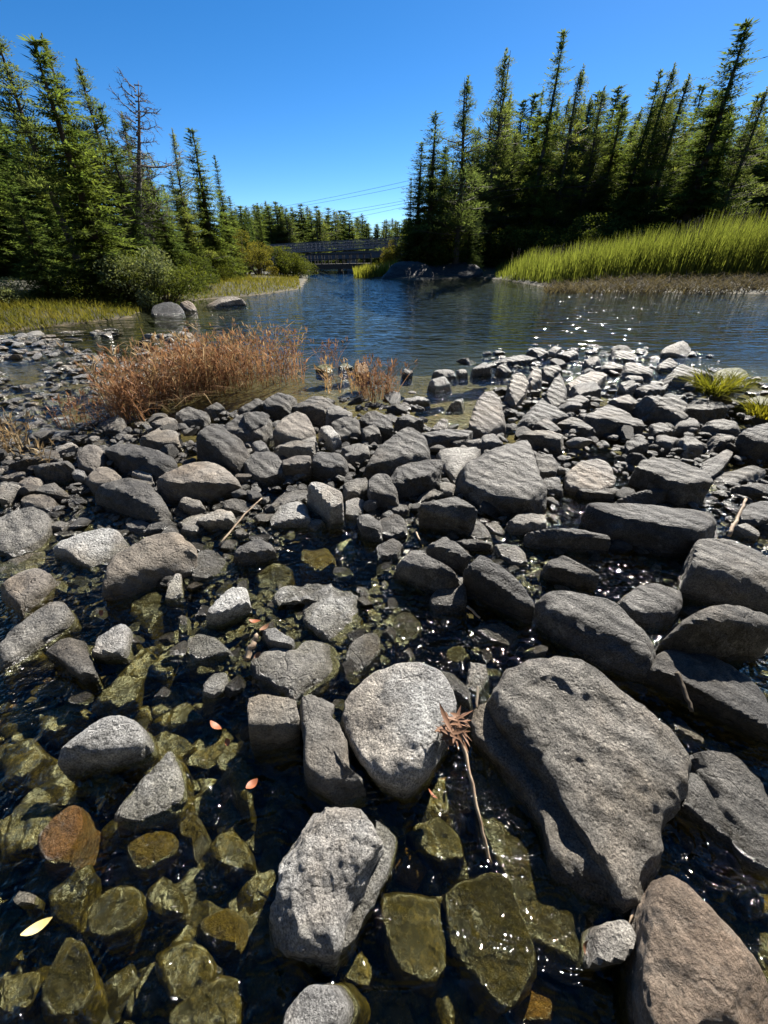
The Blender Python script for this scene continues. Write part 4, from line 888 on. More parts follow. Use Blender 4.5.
UP = [ # ---- upper middle, by the russet grass and the lake
 ('I', '95,385 120,340 165,315 200,330 216,375 185,408 140,405', 30, 't', .55, 'pointed dome with a lit flank in front of the small dry grass tufts'),
 ('I', '-5,340 40,320 82,330 76,360 30,372', 40, 'd', .55, 'dark boulder right under the russet grass'),
 ('I', '150,292 210,270 250,280 282,310 240,330 180,302', 34, 'd', .5, 'dark rough boulder under the small dry grass tufts'),
 ('I', '60,290 110,265 160,285 140,315 80,312', 28, 'd', .5, 'dark boulder in the roots of the russet grass'),
 ('I', '250,317 290,300 330,325 320,345 260,342', 26, 'g', .5, 'grey stone behind the small pale stone of the upper crossing'),
 ('I', '265,362 310,340 350,350 346,383 290,393', 18, 'd', .7, 'dark smooth stone above the round dark one of the upper crossing'),
 ('I', '350,342 400,320 445,345 452,378 400,372', 24, 'd', .55, 'dark stone at the inlet beside the big dark dome'),
 ('I', '358,378 408,358 420,388 372,402', 16, 'd', .6, 'dark cobble wedged behind the big dark dome'),
 ('I', '230,377 270,365 292,395 270,408', 14, 'w', .4, 'small pale stone in the middle of the upper crossing'),
 ('I', '100,427 150,400 215,390 226,418 150,430', 24, 'g', .45, 'flat mottled stone in front of the pointed dome'),
 ('I', '375,475 395,435 440,395 500,372 550,395 572,440 520,462 450,455', 46, 'd', .7, 'big dark dome with a sunlit shoulder, near the middle of the crossing'),
 ('I', '300,432 350,415 382,435 340,456', 16, 'g', .6, 'smooth grey stone in front of the big dark dome'),
 ('I', '535,387 620,378 686,385 670,402 560,402', 26, 'd', .1, 'flat dark plank-like slab beside the big dark dome', dict(rough=.5)),
 ('I', '660,412 750,400 768,415 690,426', 18, 'g', .1, 'second plank-like slab, paler, further from the big dark dome', dict(rough=.5)),
 ('I', '560,377 600,345 617,350 612,380', 16, 't', .3, 'leaning pale slab by the inlet'),
 ('J', '-28,320 0,242 30,222 58,262 62,315 20,335', 30, 't', .3, 'long pale fin of rock running from the inlet towards the lake'),
 ('I', '570,207 620,195 636,215 600,222', 12, 'g', .5, 'first of the small rocks at the lake edge by the inlet mouth'),
 ('I', '560,232 610,222 620,238 580,250', 14, 'g', .5, 'low stone inside the inlet near its mouth'),
 ('I', '480,292 550,280 562,290 490,297', 6, 'g', .5, 'thin flat stone lying in the inlet water'),
 ('I', '612,302 660,285 654,300', 8, 'd', .5, 'slim dark stone in the inlet water beside the pale fin'),
 ('I', '683,192 730,180 742,198 690,203', 22, 'g', .4, 'grey stone on the lake edge above the pale fin'),
 ('I', '480,205 498,195 512,208 500,220 482,216', 10, 'd', .6, 'small dark stone standing in the lake near the dry grass tufts'),
 ('I', '640,205 665,195 672,213 645,218', 10, 'g', .5, 'small grey stone on the lake edge beyond the inlet mouth'),
 ('I', '338,188 375,178 382,212 345,216', 14, 'o', .6, 'brown mossy stone at the water behind the dry grass tufts'),
 ('I', '222,197 250,185 273,195 256,208', 8, 'm', .7, 'low mossy hummock in the lake beside the russet grass'),
 ('I', '290,190 320,180 335,195 300,203', 6, 'm', .7, 'second low mossy hummock in the lake, behind the dry grass tufts'),
 ('I', '460,347 510,330 542,350 500,362', 20, 'd', .5, 'dark stone across the inlet from the big dark dome'),
 ('J', '75,242 85,195 120,185 132,215 118,248 100,266', 18, 't', .2, 'upright pale slab on the lakeward side of the pale fin'),
 ('J', '125,200 150,170 165,180 166,208 140,228', 16, 't', .2, 'narrow leaning slab near the upright pale one'),
 ('J', '165,177 210,165 222,190 180,208', 14, 'd', .5, 'dark stone among the lake-edge rocks behind the leaning slabs'),
 ('J', '175,242 215,190 236,215 226,262 200,272', 18, 'd', .1, 'dark triangular slab leaning in the lake-edge rubble'),
 ('J', '235,207 300,185 342,195 310,220 240,230', 16, 't', .5, 'low pale boulder near the white trickle by the lake'),
 ('J', '250,222 310,215 322,238 265,250', 14, 'g', .5, 'grey stone just in front of the low pale boulder by the lake'),
 ('J', '380,180 395,160 440,150 470,165 462,196 390,198', 18, 'd', .8, 'round dark boulder on the lake edge under the sun glints'),
 ('J', '475,167 510,150 532,165 520,183 480,185', 10, 'd', .6, 'dark stone next to the round dark boulder on the lake edge'),
 ('J', '485,132 510,110 545,100 566,120 560,138 520,148 490,145', 10, 'g', .3, 'outermost craggy rock of the crossing, in the lake'),
 ('J', '325,172 350,155 385,165 380,183 330,185', 12, 'd', .5, 'dark stone at the lake edge beside the round dark boulder'),
 ('J', '355,132 380,125 420,140 415,155 365,155', 10, 'd', .4, 'low dark stone in the lake before the sun glints'),
 ('J', '280,152 315,148 326,165 295,175', 10, 'g', .5, 'grey lake-edge stone behind the low pale boulder'),
 ('J', '15,152 110,145 160,155 90,163 30,165', 14, 'd', .2, 'long low dark slab at the lake edge'),
 ('J', '45,177 70,165 86,183 62,195', 10, 'd', .3, 'small dark block behind the upright pale slab'),
 ('J', '130,127 165,120 186,135 160,148', 12, 'd', .5, 'first dark rock of the row on the lake edge'),
 ('J', '180,132 205,113 221,125 200,143', 12, 'g', .2, 'pointed rock in the row on the lake edge'),
 ('J', '207,137 250,128 266,140 240,153', 12, 'd', .5, 'long rock after the pointed one in the row on the lake edge'),
 ('J', '500,202 530,170 570,145 600,155 635,180 642,200 600,210 560,220 510,225', 16, 'l', .35, 'big layered boulder beside the green grass tuft'),
 ('J', '620,202 640,180 700,175 726,190 710,218 670,238 635,235', 10, 'm', .7, 'olive mossy boulder at the lake, behind the green grass tuft'),
 ('J', '100,312 130,285 165,262 200,280 242,300 200,310 130,325', 24, 'd', .3, 'sunlit sloping slab behind the bulky pitted boulder'),
 ('J', '140,332 180,310 216,335 190,345', 18, 'd', .4, 'dark stone in front of the sunlit sloping slab'),
 ('J', '210,322 250,305 312,335 290,345', 16, 'd', .3, 'low dark slab between two sunlit slabs'),
 ('J', '280,307 340,280 380,285 430,310 440,325 380,320 300,318', 30, 'd', .15, 'broad flat-topped slab in the middle of the far side'),
 ('J', '435,252 480,245 530,255 556,265 550,275 470,270', 44, 'd', .15, 'dark flat block beside the slab that carries the green grass tuft'),
 ('J', '556,268 600,258 662,260 666,285 600,292 545,285', 30, 'd', .2, 'dark slab carrying the green grass tuft'),
 ('J', '470,282 520,275 562,300 540,312', 26, 'd', .3, 'dark slanting stone below the dark flat block'),
 ('J', '520,322 540,305 590,315 592,332 530,335', 14, 'g', .8, 'flat oval cobble in front of the slab with the grass tuft'),
 ('J', '600,322 640,305 690,320 702,348 640,342', 24, 'd', .6, 'round-backed dark stone in front of the slab with the grass tuft'),
 ('J', '700,347 768,325 840,330 840,370 740,360', 54, 'd', .35, 'dark flat boulder at the frame edge in front of the grassy bank'),
 ('J', '670,267 720,250 830,235 830,285 720,278', 24, 'm', .5, 'mossy boulder at the frame edge under the second grass tuft'),
 ('J', '110,352 190,340 221,350 216,373', 24, 'd', .4, 'dark low stone right behind the bulky pitted boulder'),
 ('J', '375,217 410,210 421,225 390,235', 10, 'g', .5, 'grey cobble beside the white trickle'),
 ('J', '420,227 470,218 502,230 450,245', 14, 'd', .5, 'dark cobble beside the white trickle, next to the layered boulder'),
 ('J', '225,262 270,250 300,265 250,280', 16, 'd', .4, 'dark stone between the leaning slabs and the broad flat-topped slab'),
 ('J', '345,262 395,245 425,268 380,282', 14, 'd', .5, 'dark stone in the trickle above the broad flat-topped slab'),
 ('J', '390,202 430,195 442,208 400,213', 10, 'g', .6, 'grey stone just in front of the round dark lake-edge boulder'),
 ('J', '530,367 580,360 602,385 550,388', 16, 'g', .6, 'pale stone in the shallow rubble below the grass-tuft slab'),
 ('J', '625,357 680,350 692,370 640,376', 18, 'd', .6, 'dark stone in the shallow rubble near the frame edge'),
 ('J', '390,372 430,360 452,383 400,390', 14, 'd', .6, 'dark cobble below the broad flat-topped slab'),
 ('J', '455,330 500,325 520,345 470,352', 14, 'd', .5, 'dark cobble beneath the slanting stone'),
 ('J', '0,362 40,350 60,372 10,380', 18, 'g', .5, 'grey cobble behind the bulky pitted boulder'),
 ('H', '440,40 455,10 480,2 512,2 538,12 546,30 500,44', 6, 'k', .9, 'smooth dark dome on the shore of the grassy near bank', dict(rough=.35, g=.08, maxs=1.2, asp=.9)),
 ('H', '528,8 552,-2 570,6 580,25 552,32', 4, 'b', .6, 'tawny rock leaning on the smooth dark shore dome', dict(rough=.5, g=.08, maxs=1.2, asp=.9)),
 ('H', '585,10 640,-8 690,-12 720,-6 660,8 600,20', 4, 't', .5, 'long flat tan shore rock past the dark dome', dict(g=.1, maxs=.25, asp=.9)),
 ('H', '45,97 60,90 110,85 132,100 100,116 50,112', 8, 'w', .6, 'largest whitish flat rock by the near bank', dict(g=.04)),
 ('H', '-5,105 30,98 50,112 20,122 -5,120', 5, 'w', .6, 'whitish flat rock at the frame edge by the near bank', dict(g=.04)),
 ('H', '150,101 230,85 276,86 205,106', 3, 't', .5, 'thin tan sandbar-like rock by the near bank', dict(g=.07)),
 ('H', '40,125 65,117 78,128 50,138', 4, 'w', .6, 'small whitish stone in front of the largest whitish flat rock', dict(g=.04)),
 ('H', '117,185 122,170 180,170 187,196 150,205', 8, 'd', .4, 'dark cubic stone in the stony shallows', dict(g=.04)),
 ('H', '190,177 220,165 226,178 200,188', 8, 'w', .5, 'white stone beside the dark cubic stone in the shallows', dict(g=.04)),
 ('H', '240,152 260,135 286,150 265,160', 8, 'd', .2, 'pointed dark stone in the shallows', dict(g=.04)),
 ('H', '345,142 375,136 378,152 350,156', 4, 'w', .5, 'lone white stone in the shallows by the russet grass', dict(g=.05)),
 ('H', '295,88 330,80 355,88 320,98', 4, 'd', .5, 'dark flat stone out in the shallows near the bank', dict(g=.05)),
 ('H', '400,130 425,124 432,134 410,140', 4, 'g', .6, 'grey stone where the shallows meet the russet grass', dict(g=.05)),
 ('H', '30,192 75,175 82,190 40,200', 4, 'w', .5, 'flat white stone near the frame edge of the shallows', dict(g=.04)),
 ('H', '95,376 160,362 216,385 190,402 100,402', 12, 'w', .55, 'widest pale flat stone of the shallows', dict(g=.03)),
 ('H', '150,352 200,340 218,358 180,368', 8, 'w', .5, 'pale stone just behind the widest flat stone of the shallows', dict(g=.03)),
 ('H', '65,367 110,352 142,363 90,380', 8, 't', .55, 'tan flat stone behind the widest flat stone of the shallows', dict(g=.03)),
 ('H', '215,267 245,258 256,272 217,278', 6, 'w', .5, 'white oval stone amid the shallows', dict(g=.04)),
 ('H', '270,282 330,270 352,298 290,305', 8, 't', .5, 'pale slab under the leaning stems of russet grass', dict(g=.04)),
 ('H', '290,367 340,335 362,345 360,383 310,387', 14, 'd', .4, 'grey rock at the foot of the straggling russet stems', dict(g=.05)),
 ('H', '410,402 480,372 522,385 522,413 470,420', 18, 'g', .5, 'grey boulder below the straggling russet stems'),
 ('H', '440,362 500,335 522,345 480,370', 18, 'g', .4, 'grey slab between russet stems and dark boulders'),
 ('H', '515,332 560,310 612,325 600,345 540,350', 18, 'd', .5, 'dark boulder at the near corner of the russet grass'),
 ('H', '600,312 640,295 662,315 622,326', 16, 'd', .5, 'round dark stone at the front edge of the russet grass'),
 ('H', '650,362 680,335 740,320 768,330 802,350 768,385 700,380', 34, 'd', .6, 'large dark boulder in front of the russet grass'),
 ('H', '700,312 768,285 792,300 722,325', 20, 'd', .5, 'dark stone right against the russet grass'),
 ('H', '578,402 612,372 660,368 705,395 734,438 700,468 650,430', 48, 'd', .45, 'steep dark boulder with one pale lit flank behind the long pale-topped one', dict(sx=-.12)),
 ('H', '740,420 768,405 790,430 760,450', 24, 'g', .5, 'grey stone beside the steep dark boulder'),
 ('H', '130,300 165,290 175,305 140,312', 8, 'g', .6, 'grey stone in the middle of the shallows', dict(g=.03)),
 ('H', '20,285 70,275 85,292 30,298', 8, 'w', .6, 'pale stone at the frame edge amid the shallows', dict(g=.03)),
 ('H', '-5,405 40,395 55,418 -5,425', 8, 't', .6, 'pale stone under the straw tuft', dict(g=.03)),
 ('H', '30,248 80,240 92,255 45,262', 6, 'g', .6, 'grey stone in the far shallows near the frame edge', dict(g=.04)),
 ('H', '60,325 100,312 120,328 75,338', 6, 't', .6, 'tan stone near the straw tuft in the shallows', dict(g=.03)),
 ('P', '381,276 388,268 398,262 412,259 430,262 436,274 425,279 388,279', 1, 'k', .5, 'outcrop in painted blue-grey shade at the tip of the wooded headland', dict(g=.1, asp=.8, maxs=2.)),  # shade of the trees is in the dark colour, next outcrop too
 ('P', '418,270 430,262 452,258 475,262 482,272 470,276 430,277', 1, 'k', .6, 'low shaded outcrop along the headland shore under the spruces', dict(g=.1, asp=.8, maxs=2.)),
]
for s_ in ROCKS+SUB+UP:
    if s_[5] == 'skip': continue
    rock(s_, 'boulder' if s_[0] in 'FGEDCBA' else 'rock', group=SU if s_ in SUB else 'rocks of the stony stream crossing')
# ---- loose stones between the big ones: a few shapes, copied
def chip(seed, sub=3):
    r_ = random.Random(seed); bm = bmesh.new(); bmesh.ops.create_icosphere(bm, subdivisions=sub, radius=1)
    P = np.array([v.co for v in bm.verts])
    for _ in range(11):
        n = np.array([r_.gauss(0, 1) for _ in range(3)]); n /= np.linalg.norm(n); lim = r_.uniform(.42, .8); d = P@n; P -= np.clip(d-lim, 0, None)[:, None]*n*.92
    P *= np.array([1.15, .9, .68])
    for i in range(len(P)):
        p = Vector(P[i]); P[i] += np.array(p.normalized())*.07*fbm(p*1.8+Vector((seed, 0, 0)), 4)
    F = [tuple(v.index for v in f.verts) for f in bm.faces]; bm.free(); return P, F
CH = [chip(100+i) for i in range(9)]; CH2 = [chip(200+i, 2) for i in range(7)]
def inside(poly, x, y):
    c = False; j = len(poly)-1
    for i in range(len(poly)):
        if (poly[i][1] > y) != (poly[j][1] > y) and x < (poly[j][0]-poly[i][0])*(y-poly[i][1])/(poly[j][1]-poly[i][1])+poly[i][0]: c = not c
        j = i
    return c
BB = [(q[:, 0].min(), q[:, 0].max(), q[:, 1].min(), q[:, 1].max()) for q, _ in ROCKPOLY]
def hit(x, y, r=0.):
    for (q, z), b in zip(ROCKPOLY, BB):
        if b[0]-r < x < b[1]+r and b[2]-r < y < b[3]+r and inside(q, x, y): return True
    return False
def region(px, py):
    """stony part of the picture's ground"""
    top = np.interp(px, [0, 60, 130, 200, 300, 340, 400, 440, 480, 520, 640, 700, 768], [440, 425, 430, 415, 402, 395, 400, 372, 352, 345, 345, 352, 385])
    return py > top
POOLS = [(585, 508, 30), (600, 458, 15), (622, 585, 38), (680, 602, 22), (520, 650, 36), (703, 480, 20), (455, 615, 45), (335, 560, 55), (430, 660, 45), (455, 395, 40), (575, 385, 14), (625, 395, 14)]
rs = random.Random(21); ZL = [('loose grey stone among the boulders near the pool, picture centre', 'loose stones around the pool'), ('loose pale stone wedged among the near-side boulders by the weedy water', 'loose stones by the weedy water'),
  ('loose dark stone in the rubble between the lake and the flat-topped slabs', 'loose stones towards the lake'), ('loose dark stone in the rubble in front of the russet grass', 'loose stones by the russet grass')]
placed = []; tries = 0; xt = 0
protos = {}
def drop_stone(px, py, r, p, lab, mts):
    k = rs.randrange(9); mt = rs.choice(mts)
    if (k, mt) not in protos: protos[(k, mt)] = mesh_obj('stone', CH[k][0], CH[k][1], M[mt]); o = protos[(k, mt)]; o.data.set_sharp_from_angle(angle=R(32))
    else: o = protos[(k, mt)].copy(); COL.objects.link(o)
    o.scale = (r, r*rs.uniform(.7, 1.1), r*rs.uniform(.6, 1.)); o.rotation_euler = (rs.uniform(-.4, .4), rs.uniform(-.4, .4), rs.uniform(0, 6.28))
    o.location = p; tag(o, lab[0], 'stone', lab[1])
while xt < 26 and tries < 9000:
    tries += 1; px = rs.uniform(40, 560); py = rs.uniform(560, 730); p = at(px, py, 0); f = p.y*cp+CAMZ*sp; r = rs.uniform(8, 15)/FPX*f
    if hit(p.x, p.y) or any((p.x-a)**2+(p.y-b)**2 < (1.0*(r+c))**2 for a, b, c in placed): continue
    xt += 1; placed.append((p.x, p.y, r)); p.z = -.03+rs.uniform(0, .03)
    drop_stone(px, py, r, p, ('wet angular stone standing in the weedy water between the larger boulders', 'wet stones in the weedy water'), 'gdwd')
while len(placed) < 150 and tries < 20000:
    tries += 1; px = rs.uniform(-10, 778); py = 350+(rs.random()**.8)*310
    if not region(px, py) or (px < 130 and py > 600) or any((px-a)**2+(py-b)**2*1.6 < c*c for a, b, c in POOLS): continue
    p = at(px, py, g_weir(0, at(px, py, 0).y)); f = p.y*cp+CAMZ*sp
    r = rs.uniform(6.5, 13)/FPX*f
    if hit(p.x, p.y) or any((p.x-a)**2+(p.y-b)**2 < (.8*(r+c))**2 for a, b, c in placed): continue
    placed.append((p.x, p.y, r)); k = rs.randrange(9); mt = rs.choice('gddtwg')
    if (k, mt) not in protos: protos[(k, mt)] = mesh_obj('stone', CH[k][0], CH[k][1], M[mat] if False else M[mt]); o = protos[(k, mt)]; o.data.set_sharp_from_angle(angle=R(32))
    else: o = protos[(k, mt)].copy(); COL.objects.link(o)
    s = r; o.scale = (s, s*rs.uniform(.7, 1.1), s*rs.uniform(.6, 1.)); o.rotation_euler = (rs.uniform(-.4, .4), rs.uniform(-.4, .4), rs.uniform(0, 6.28))
    o.location = (p.x, p.y, p.z+r*.25)
    z_ = ZL[2] if px > 460 and py < 480 else (ZL[3] if px < 460 and py < 450 else (ZL[1] if px < 230 else ZL[0]))
    tag(o, z_[0], 'stone', z_[1])
def scatter(name, label, mat, n, fn, rmin, rmax, chips, seed, zfun, flat=.6):
    r_ = random.Random(seed); V = []; F = []; c = 0; t_ = 0; off = 0
    while c < n and t_ < n*30:
        t_ += 1; q = fn(r_)
        if q is None: continue
        x, y, pxs = q
        if hit(x, y): continue
        r = r_.uniform(rmin, rmax)**1.0*pxs; P, Fc = chips[r_.randrange(len(chips))]
        E = Matrix.Rotation(r_.uniform(0, 6.28), 3, 'Z') @ Matrix.Rotation(r_.uniform(-.5, .5), 3, 'X'); A = P @ np.array(E).T*r*np.array([1, 1, r_.uniform(flat, 1.)])
        V.append(A+np.array([x, y, zfun(x, y)+r*r_.uniform(-.1, .35)])); F += [tuple(i+off for i in f) for f in Fc]; off += len(P); c += 1
    o = mesh_obj(name, np.vstack(V), F, M[mat]); o.data.set_sharp_from_angle(angle=R(26)); tag(o, label, 'pebbles', kind='stuff'); return o
def f_weir(r_):
    px = r_.uniform(-20, 790); py = 345+(r_.random()**.9)*330
    if any((px-a)**2+(py-b)**2*1.6 < c*c for a, b, c in POOLS): return None
    if not region(px, py) or (px < 200 and py > 590): return None
    p = at(px, py, g_weir(0, at(px, py, 0).y)); return p.x, p.y, (p.y*cp+CAMZ*sp)/FPX
scatter('pebbles', 'small dark stones filling the gaps between the boulders', 'd', 2300, f_weir, 1.8, 7.2, CH2, 1, lambda x, y: g_weir(x, y)-.015)
scatter('pebbles', 'small pale stones filling the gaps between the boulders', 'g', 650, f_weir, 1.8, 6.5, CH2, 2, lambda x, y: g_weir(x, y)-.0)
def f_shal(r_):
    px = r_.uniform(-60, 215); py = r_.uniform(332, 452)
    if py < 335+max(0, 60-px)*.05 or px > 130+(452-py)*.7: return None
    if noise.noise(Vector((px*.02, py*.05, 4))) < -.22+max(0, (375-py)*.006): return None
    p = at(px, py, .06); return p.x, p.y, (p.y*cp+CAMZ*sp)/FPX
scatter('pebbles', 'pale flat stones strewn through the sunlit shallows by the bank', 'w', 480, f_shal, 2.2, 8.0, CH2, 3, lambda x, y: wlev(y)-.012, .3)
scatter('pebbles', 'tan stones strewn through the sunlit shallows by the bank', 't', 330, f_shal, 2., 8.0, CH2, 4, lambda x, y: wlev(y)-.015, .3)
def f_bed(r_):
    px = r_.uniform(-40, 800); py = r_.uniform(600, 1060); p = at(px, py, -.15); return p.x, p.y, 1.
scatter('gravel', 'weedy cobbles covering the bed of the clear stream', 's', 900, f_bed, .025, .085, CH, 5, lambda x, y: -.165)
scatter('gravel', 'rusty gravel on the bed of the clear stream', 'o', 900, f_bed, .008, .026, CH2, 6, lambda x, y: -.17)
# ------------------------------------------------------------ grasses on the stones, sticks, leaves
rt = random.Random(77)
def clump_mesh(n, rad, h, wd, bend, heads=0, lean=0.):
    mb = MB()
    for i in range(n):
        a = rt.uniform(0, 6.283); r = rad*math.sqrt(rt.random())
        blade(mb, (math.cos(a)*r, math.sin(a)*r, 0), h*rt.uniform(.45, 1.1), wd, bend*rt.uniform(.2, 1.6), a+rt.uniform(-.8, .8), lean*rt.uniform(0, 1), 4)
    return mb
def stalks(mb, n, fn, hmin, hmax, seeds=True):
    for i in range(n):
        p = fn(); h = rt.uniform(hmin, hmax); a = rt.uniform(0, 6.283); ln = rt.uniform(.0, .42)
        blade(mb, p, h, .008, rt.uniform(0, .25), a, ln, 3); d = Vector((math.cos(a), math.sin(a), 0))
        for k in range(rt.choice((3, 4, 5))):               # dried leaves up the stalk
            f = rt.uniform(.25, .95); q = Vector(p)+d*ln*h*f+Vector((0, 0, h*f)); blade(mb, q, h*rt.uniform(.12, .28), .011, rt.uniform(.6, 2.), rt.uniform(0, 6.28), rt.uniform(0, .6), 2)
        if seeds:
            q = Vector(p)+d*(ln+.1)*h+Vector((0, 0, h*.95))
            for k in range(3): spray(mb, q+rv(.02), Vector((d.x*.4, d.y*.4, 1))+rv(.6), .07, .016)
mbs = [MB(), MB()]
def russet():
    while True:
        px = rt.gauss(205, 58); 
        if not 108 < px < 304: continue
        py = np.interp(px, [110, 150, 200, 250, 302], [424, 414, 398, 388, 384])-abs(rt.gauss(0, 1))*12
        p = at(px, py, .08); return (p.x, p.y, .06)
stalks(mbs[0], 560, russet, .20, .62); stalks(mbs[1], 170, russet, .25, .72)
for i in range(520):
    p = russet(); blade(mbs[i % 2], (p[0], p[1], .09+.05*rt.random()), rt.uniform(.1, .26), .008, rt.uniform(1.2, 2.4), rt.uniform(0, 6.28), rt.uniform(.5, 1.5), 3)
tag(mbs[0].build('dry_grass', M['brown_grass'], None, True), 'russet dry sedge standing between the stones and the lake', 'grass', kind='stuff')
tag(mbs[1].build('dry_grass', M['straw'], None, True), 'straw-coloured stems mixed through the russet sedge', 'grass', kind='stuff')
def tuft(px, py, z, n, rad, hmin, hmax, mat, label, cat='grass tuft', grp=None, seeds=True):
    c = at(px, py, z); mb = MB()
    def fn():
        a = rt.uniform(0, 6.283); r = rad*math.sqrt(rt.random()); return (math.cos(a)*r, math.sin(a)*r*.6, 0)
    stalks(mb, n, fn, hmin, hmax, seeds); tag(mb.build('grass_tuft', M[mat], None, True, c), label, cat, grp)
G1 = 'dry grass tufts on the stones'
tuft(378, 400, .1, 60, .22, .18, .48, 'brown_grass', 'upright russet tuft on dark stones at the inlet corner', grp=G1)
tuft(345, 392, .1, 26, .28, .15, .38, 'straw', 'sparse pale stems between the russet sedge and the upright tuft', grp=G1)
tuft(330, 368, .1, 16, .2, .2, .42, 'brown_grass', 'few thin stems standing in the lake edge behind the upright tuft', grp=G1)
tuft(132, 420, .06, 34, .16, .22, .48, 'brown_grass', 'leaning russet stems straggling from the near corner of the sedge', grp=G1)
tuft(85, 425, .05, 22, .25, .12, .3, 'brown_grass', 'wispy brown stems among the pale stones of the shallows', grp=G1)
tuft(12, 452, .03, 40, .14, .15, .32, 'straw', 'straw-yellow tuft at the frame edge among dark ledges', grp=G1)
tuft(48, 470, .03, 8, .08, .12, .22, 'straw', 'thin straw stems hanging over the dark ledges', grp=G1)
def sedge(px, py, z, n, rad, h, label):
    c = at(px, py, z); mb = clump_mesh(n, rad, h, .012, 1.1, 0, .35); tag(mb.build('grass_tuft', M['tuft'], None, True, c), label, 'grass tuft', 'green sedge tufts')
sedge(712, 393, .24, 330, .15, .27, 'bright green drooping sedge tuft on the dark slab by the layered boulder')
sedge(764, 416, .2, 200, .14, .2, 'second green sedge tuft, on the mossy boulder at the frame edge')
sedge(735, 384, .2, 90, .2, .15, 'low green sedge fringe behind the olive mossy boulder')
# sticks
def stick(pts, rad, mat, name, label, parent_leaf=None):
    c = Vector(pts[0]); P = [Vector(p)-c for p in pts]; n = []
    for i in range(len(P)-1):
        for k in range(5): n.append(P[i].lerp(P[i+1], k/5)+rv(rad*.35))
    n.append(P[-1]); mb = MB(); mb.tube(n, [rad*(1-.35*i/len(n))*rt.uniform(.9, 1.1) for i in range(len(n))], 9)
    o = mb.build(name, M[mat], None, True, c); tag(o, label, 'stick'); return o
def leaf_geo(mb, c, L, wd, curl=.3):
    d = rv(1); d.z *= .35; d.normalize(); s = d.cross(Vector((0, 0, 1))+rv(.5)).normalized(); u = s.cross(d); n0 = len(mb.v); N = 6
    for i in range(N+1):
        f = i/N; q = c+d*L*(f-.5)+u*curl*L*((f-.5)**2); w_ = wd*math.sin(math.pi*min(1, f*.96+.03))**.8*.5
        mb.v += [tuple(q-s*w_+u*w_*.3), tuple(q), tuple(q+s*w_+u*w_*.3)]
    for i in range(N):
        a = n0+3*i; mb.f += [(a, a+1, a+4, a+3), (a+1, a+2, a+5, a+4)]
st = stick([at(459, 727, .17), at(470, 775, .12), at(481, 825, .06), at(491, 864, -.01)], .0065, 'drift', 'driftwood_stick', 'long bleached stick with a wad of dry leaves, propped in the water')
mb = MB(); L0 = at(459, 727, .17)
for i in range(34): leaf_geo(mb, at(453, 728, .175)-L0+rv(.032)*1.0, rt.uniform(.05, .10), rt.uniform(.006, .018), rt.uniform(-.5, .5))
lf = mb.build('leaf_clump', M['leafdry'], st, True)
stick([at(729, 535, .16), at(738, 517, .2), at(746, 499, .25)], .010, 'drift', 'driftwood_stick', 'short pale stick jutting up between the dark rocks at the frame edge')
stick([at(676, 672, .14), at(684, 690, .12), at(692, 712, .09)], .010, 'stem', 'driftwood_stick', 'short dark wet stick leaning by the sloping dark boulder')
stick([at(478, 687, .03), at(477, 708, .09)], .006, 'stem', 'driftwood_stick', 'thin upright twig beside the leafy end of the long stick')
stick([at(219, 545, .05), at(245, 514, .1), at(262, 498, .13)], .006, 'drift', 'driftwood_stick', 'thin twig lying across the cobbles behind the hooded stone')
stick([at(246, 660, .02), at(252, 645, .05), at(258, 635, .07)], .016, 'drift', 'driftwood_stick', 'stubby broken branch beside the heart-shaped stone')
stick([at(467, 606, .05), at(480, 618, .02)], .007, 'drift', 'driftwood_stick', 'small twig floating beside the pear-shaped stone')
stick([at(416, 532, .05), at(420, 540, .12)], .006, 'drift', 'driftwood_stick', 'forked stub at the upper end of the oval boulder')
stick([at(645, 905, .03), at(652, 960, .02), at(655, 1010, .01)], .005, 'drift', 'dry_reed', 'longest straight dry reed lying beside the brown rounded boulder')
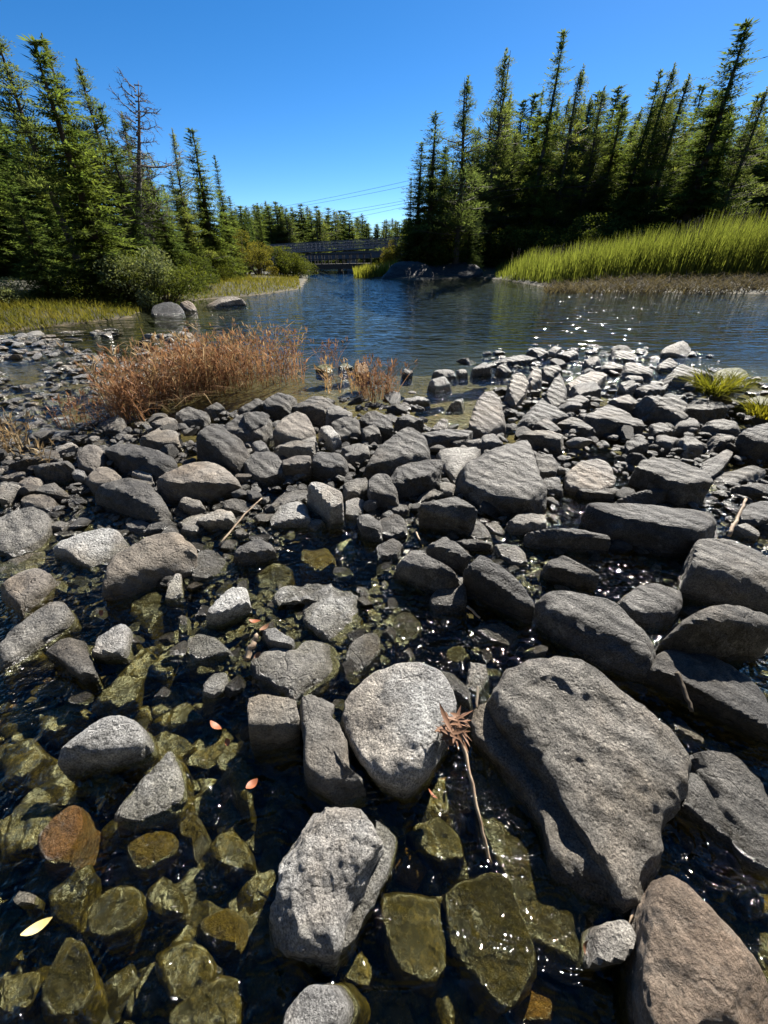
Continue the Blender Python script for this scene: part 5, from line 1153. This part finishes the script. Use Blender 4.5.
for i in range(22):
    px = rt.uniform(634, 652); py = rt.uniform(900, 985); a = rt.uniform(-.6, .6)+1.57; l = rt.uniform(8, 26); z = .02+.012*rt.random()
    mb = MB(); A = at(px, py, z); B = at(px+math.cos(a)*l*rt.choice((-1, 1)), py+math.sin(a)*l, z+rt.uniform(-.01, .02)); mb.tube([Vector((0, 0, 0)), (B-A)*.5+rv(.006), B-A], [.0032, .004, .002], 5)
    o = mb.build('dry_reed', M['drift'] if i % 2 else M['leafdry'], None, True, A); tag(o, 'short broken dry reed in the litter between the largest slab and the brown boulder', 'reed', 'broken reed litter')
def leaf(px, py, z, L, wd, mat, label, grp=None):
    c = at(px, py, z); mb = MB(); leaf_geo(mb, Vector((0, 0, 0)), L*.75, wd*.75, .7); tag(mb.build('fallen_leaf', M[mat], None, True, c), label, 'leaf', grp)
leaf(37, 928, .006, .085, .034, 'leafgold', 'yellow pointed leaf floating on the weedy water')
leaf(215, 727, .012, .075, .04, 'leafred', 'orange leaf floating by the squat grey block')
leaf(228, 742, .008, .04, .03, 'leafred', 'small rusty leaf just beyond the orange one')
leaf(588, 948, .01, .05, .04, 'leafdry', 'pale brown leaf at the foot of the largest slab')
leaf(432, 795, .01, .05, .02, 'leafred', 'reddish leaf in dark water below the speckled boulder')
leaf(102, 613, .03, .05, .035, 'leafred', 'orange leaf on weed beside the banded boulder')
leaf(255, 622, .05, .08, .04, 'leafred', 'red leaf behind the heart-shaped stone')
leaf(265, 628, .05, .07, .04, 'leafdry', 'brown leaf behind the heart-shaped stone')
leaf(252, 785, .01, .06, .04, 'leafred', 'rusty leaf in the shade above the pitted boulder')
leaf(258, 655, .05, .05, .03, 'leafdry', 'brown leaf by the stubby broken branch')
leaf(450, 741, .12, .06, .035, 'leafdry', 'curled leaf fallen under the stick on the speckled boulder')
for lst in PROTO.values():                                  # tree shapes that found no place
    for o in lst:
        if o.name not in used:
            for c in list(o.children): bpy.data.objects.remove(c)
            bpy.data.objects.remove(o)
for o in bpy.data.objects:
    if 'ht' in o: del o['ht']
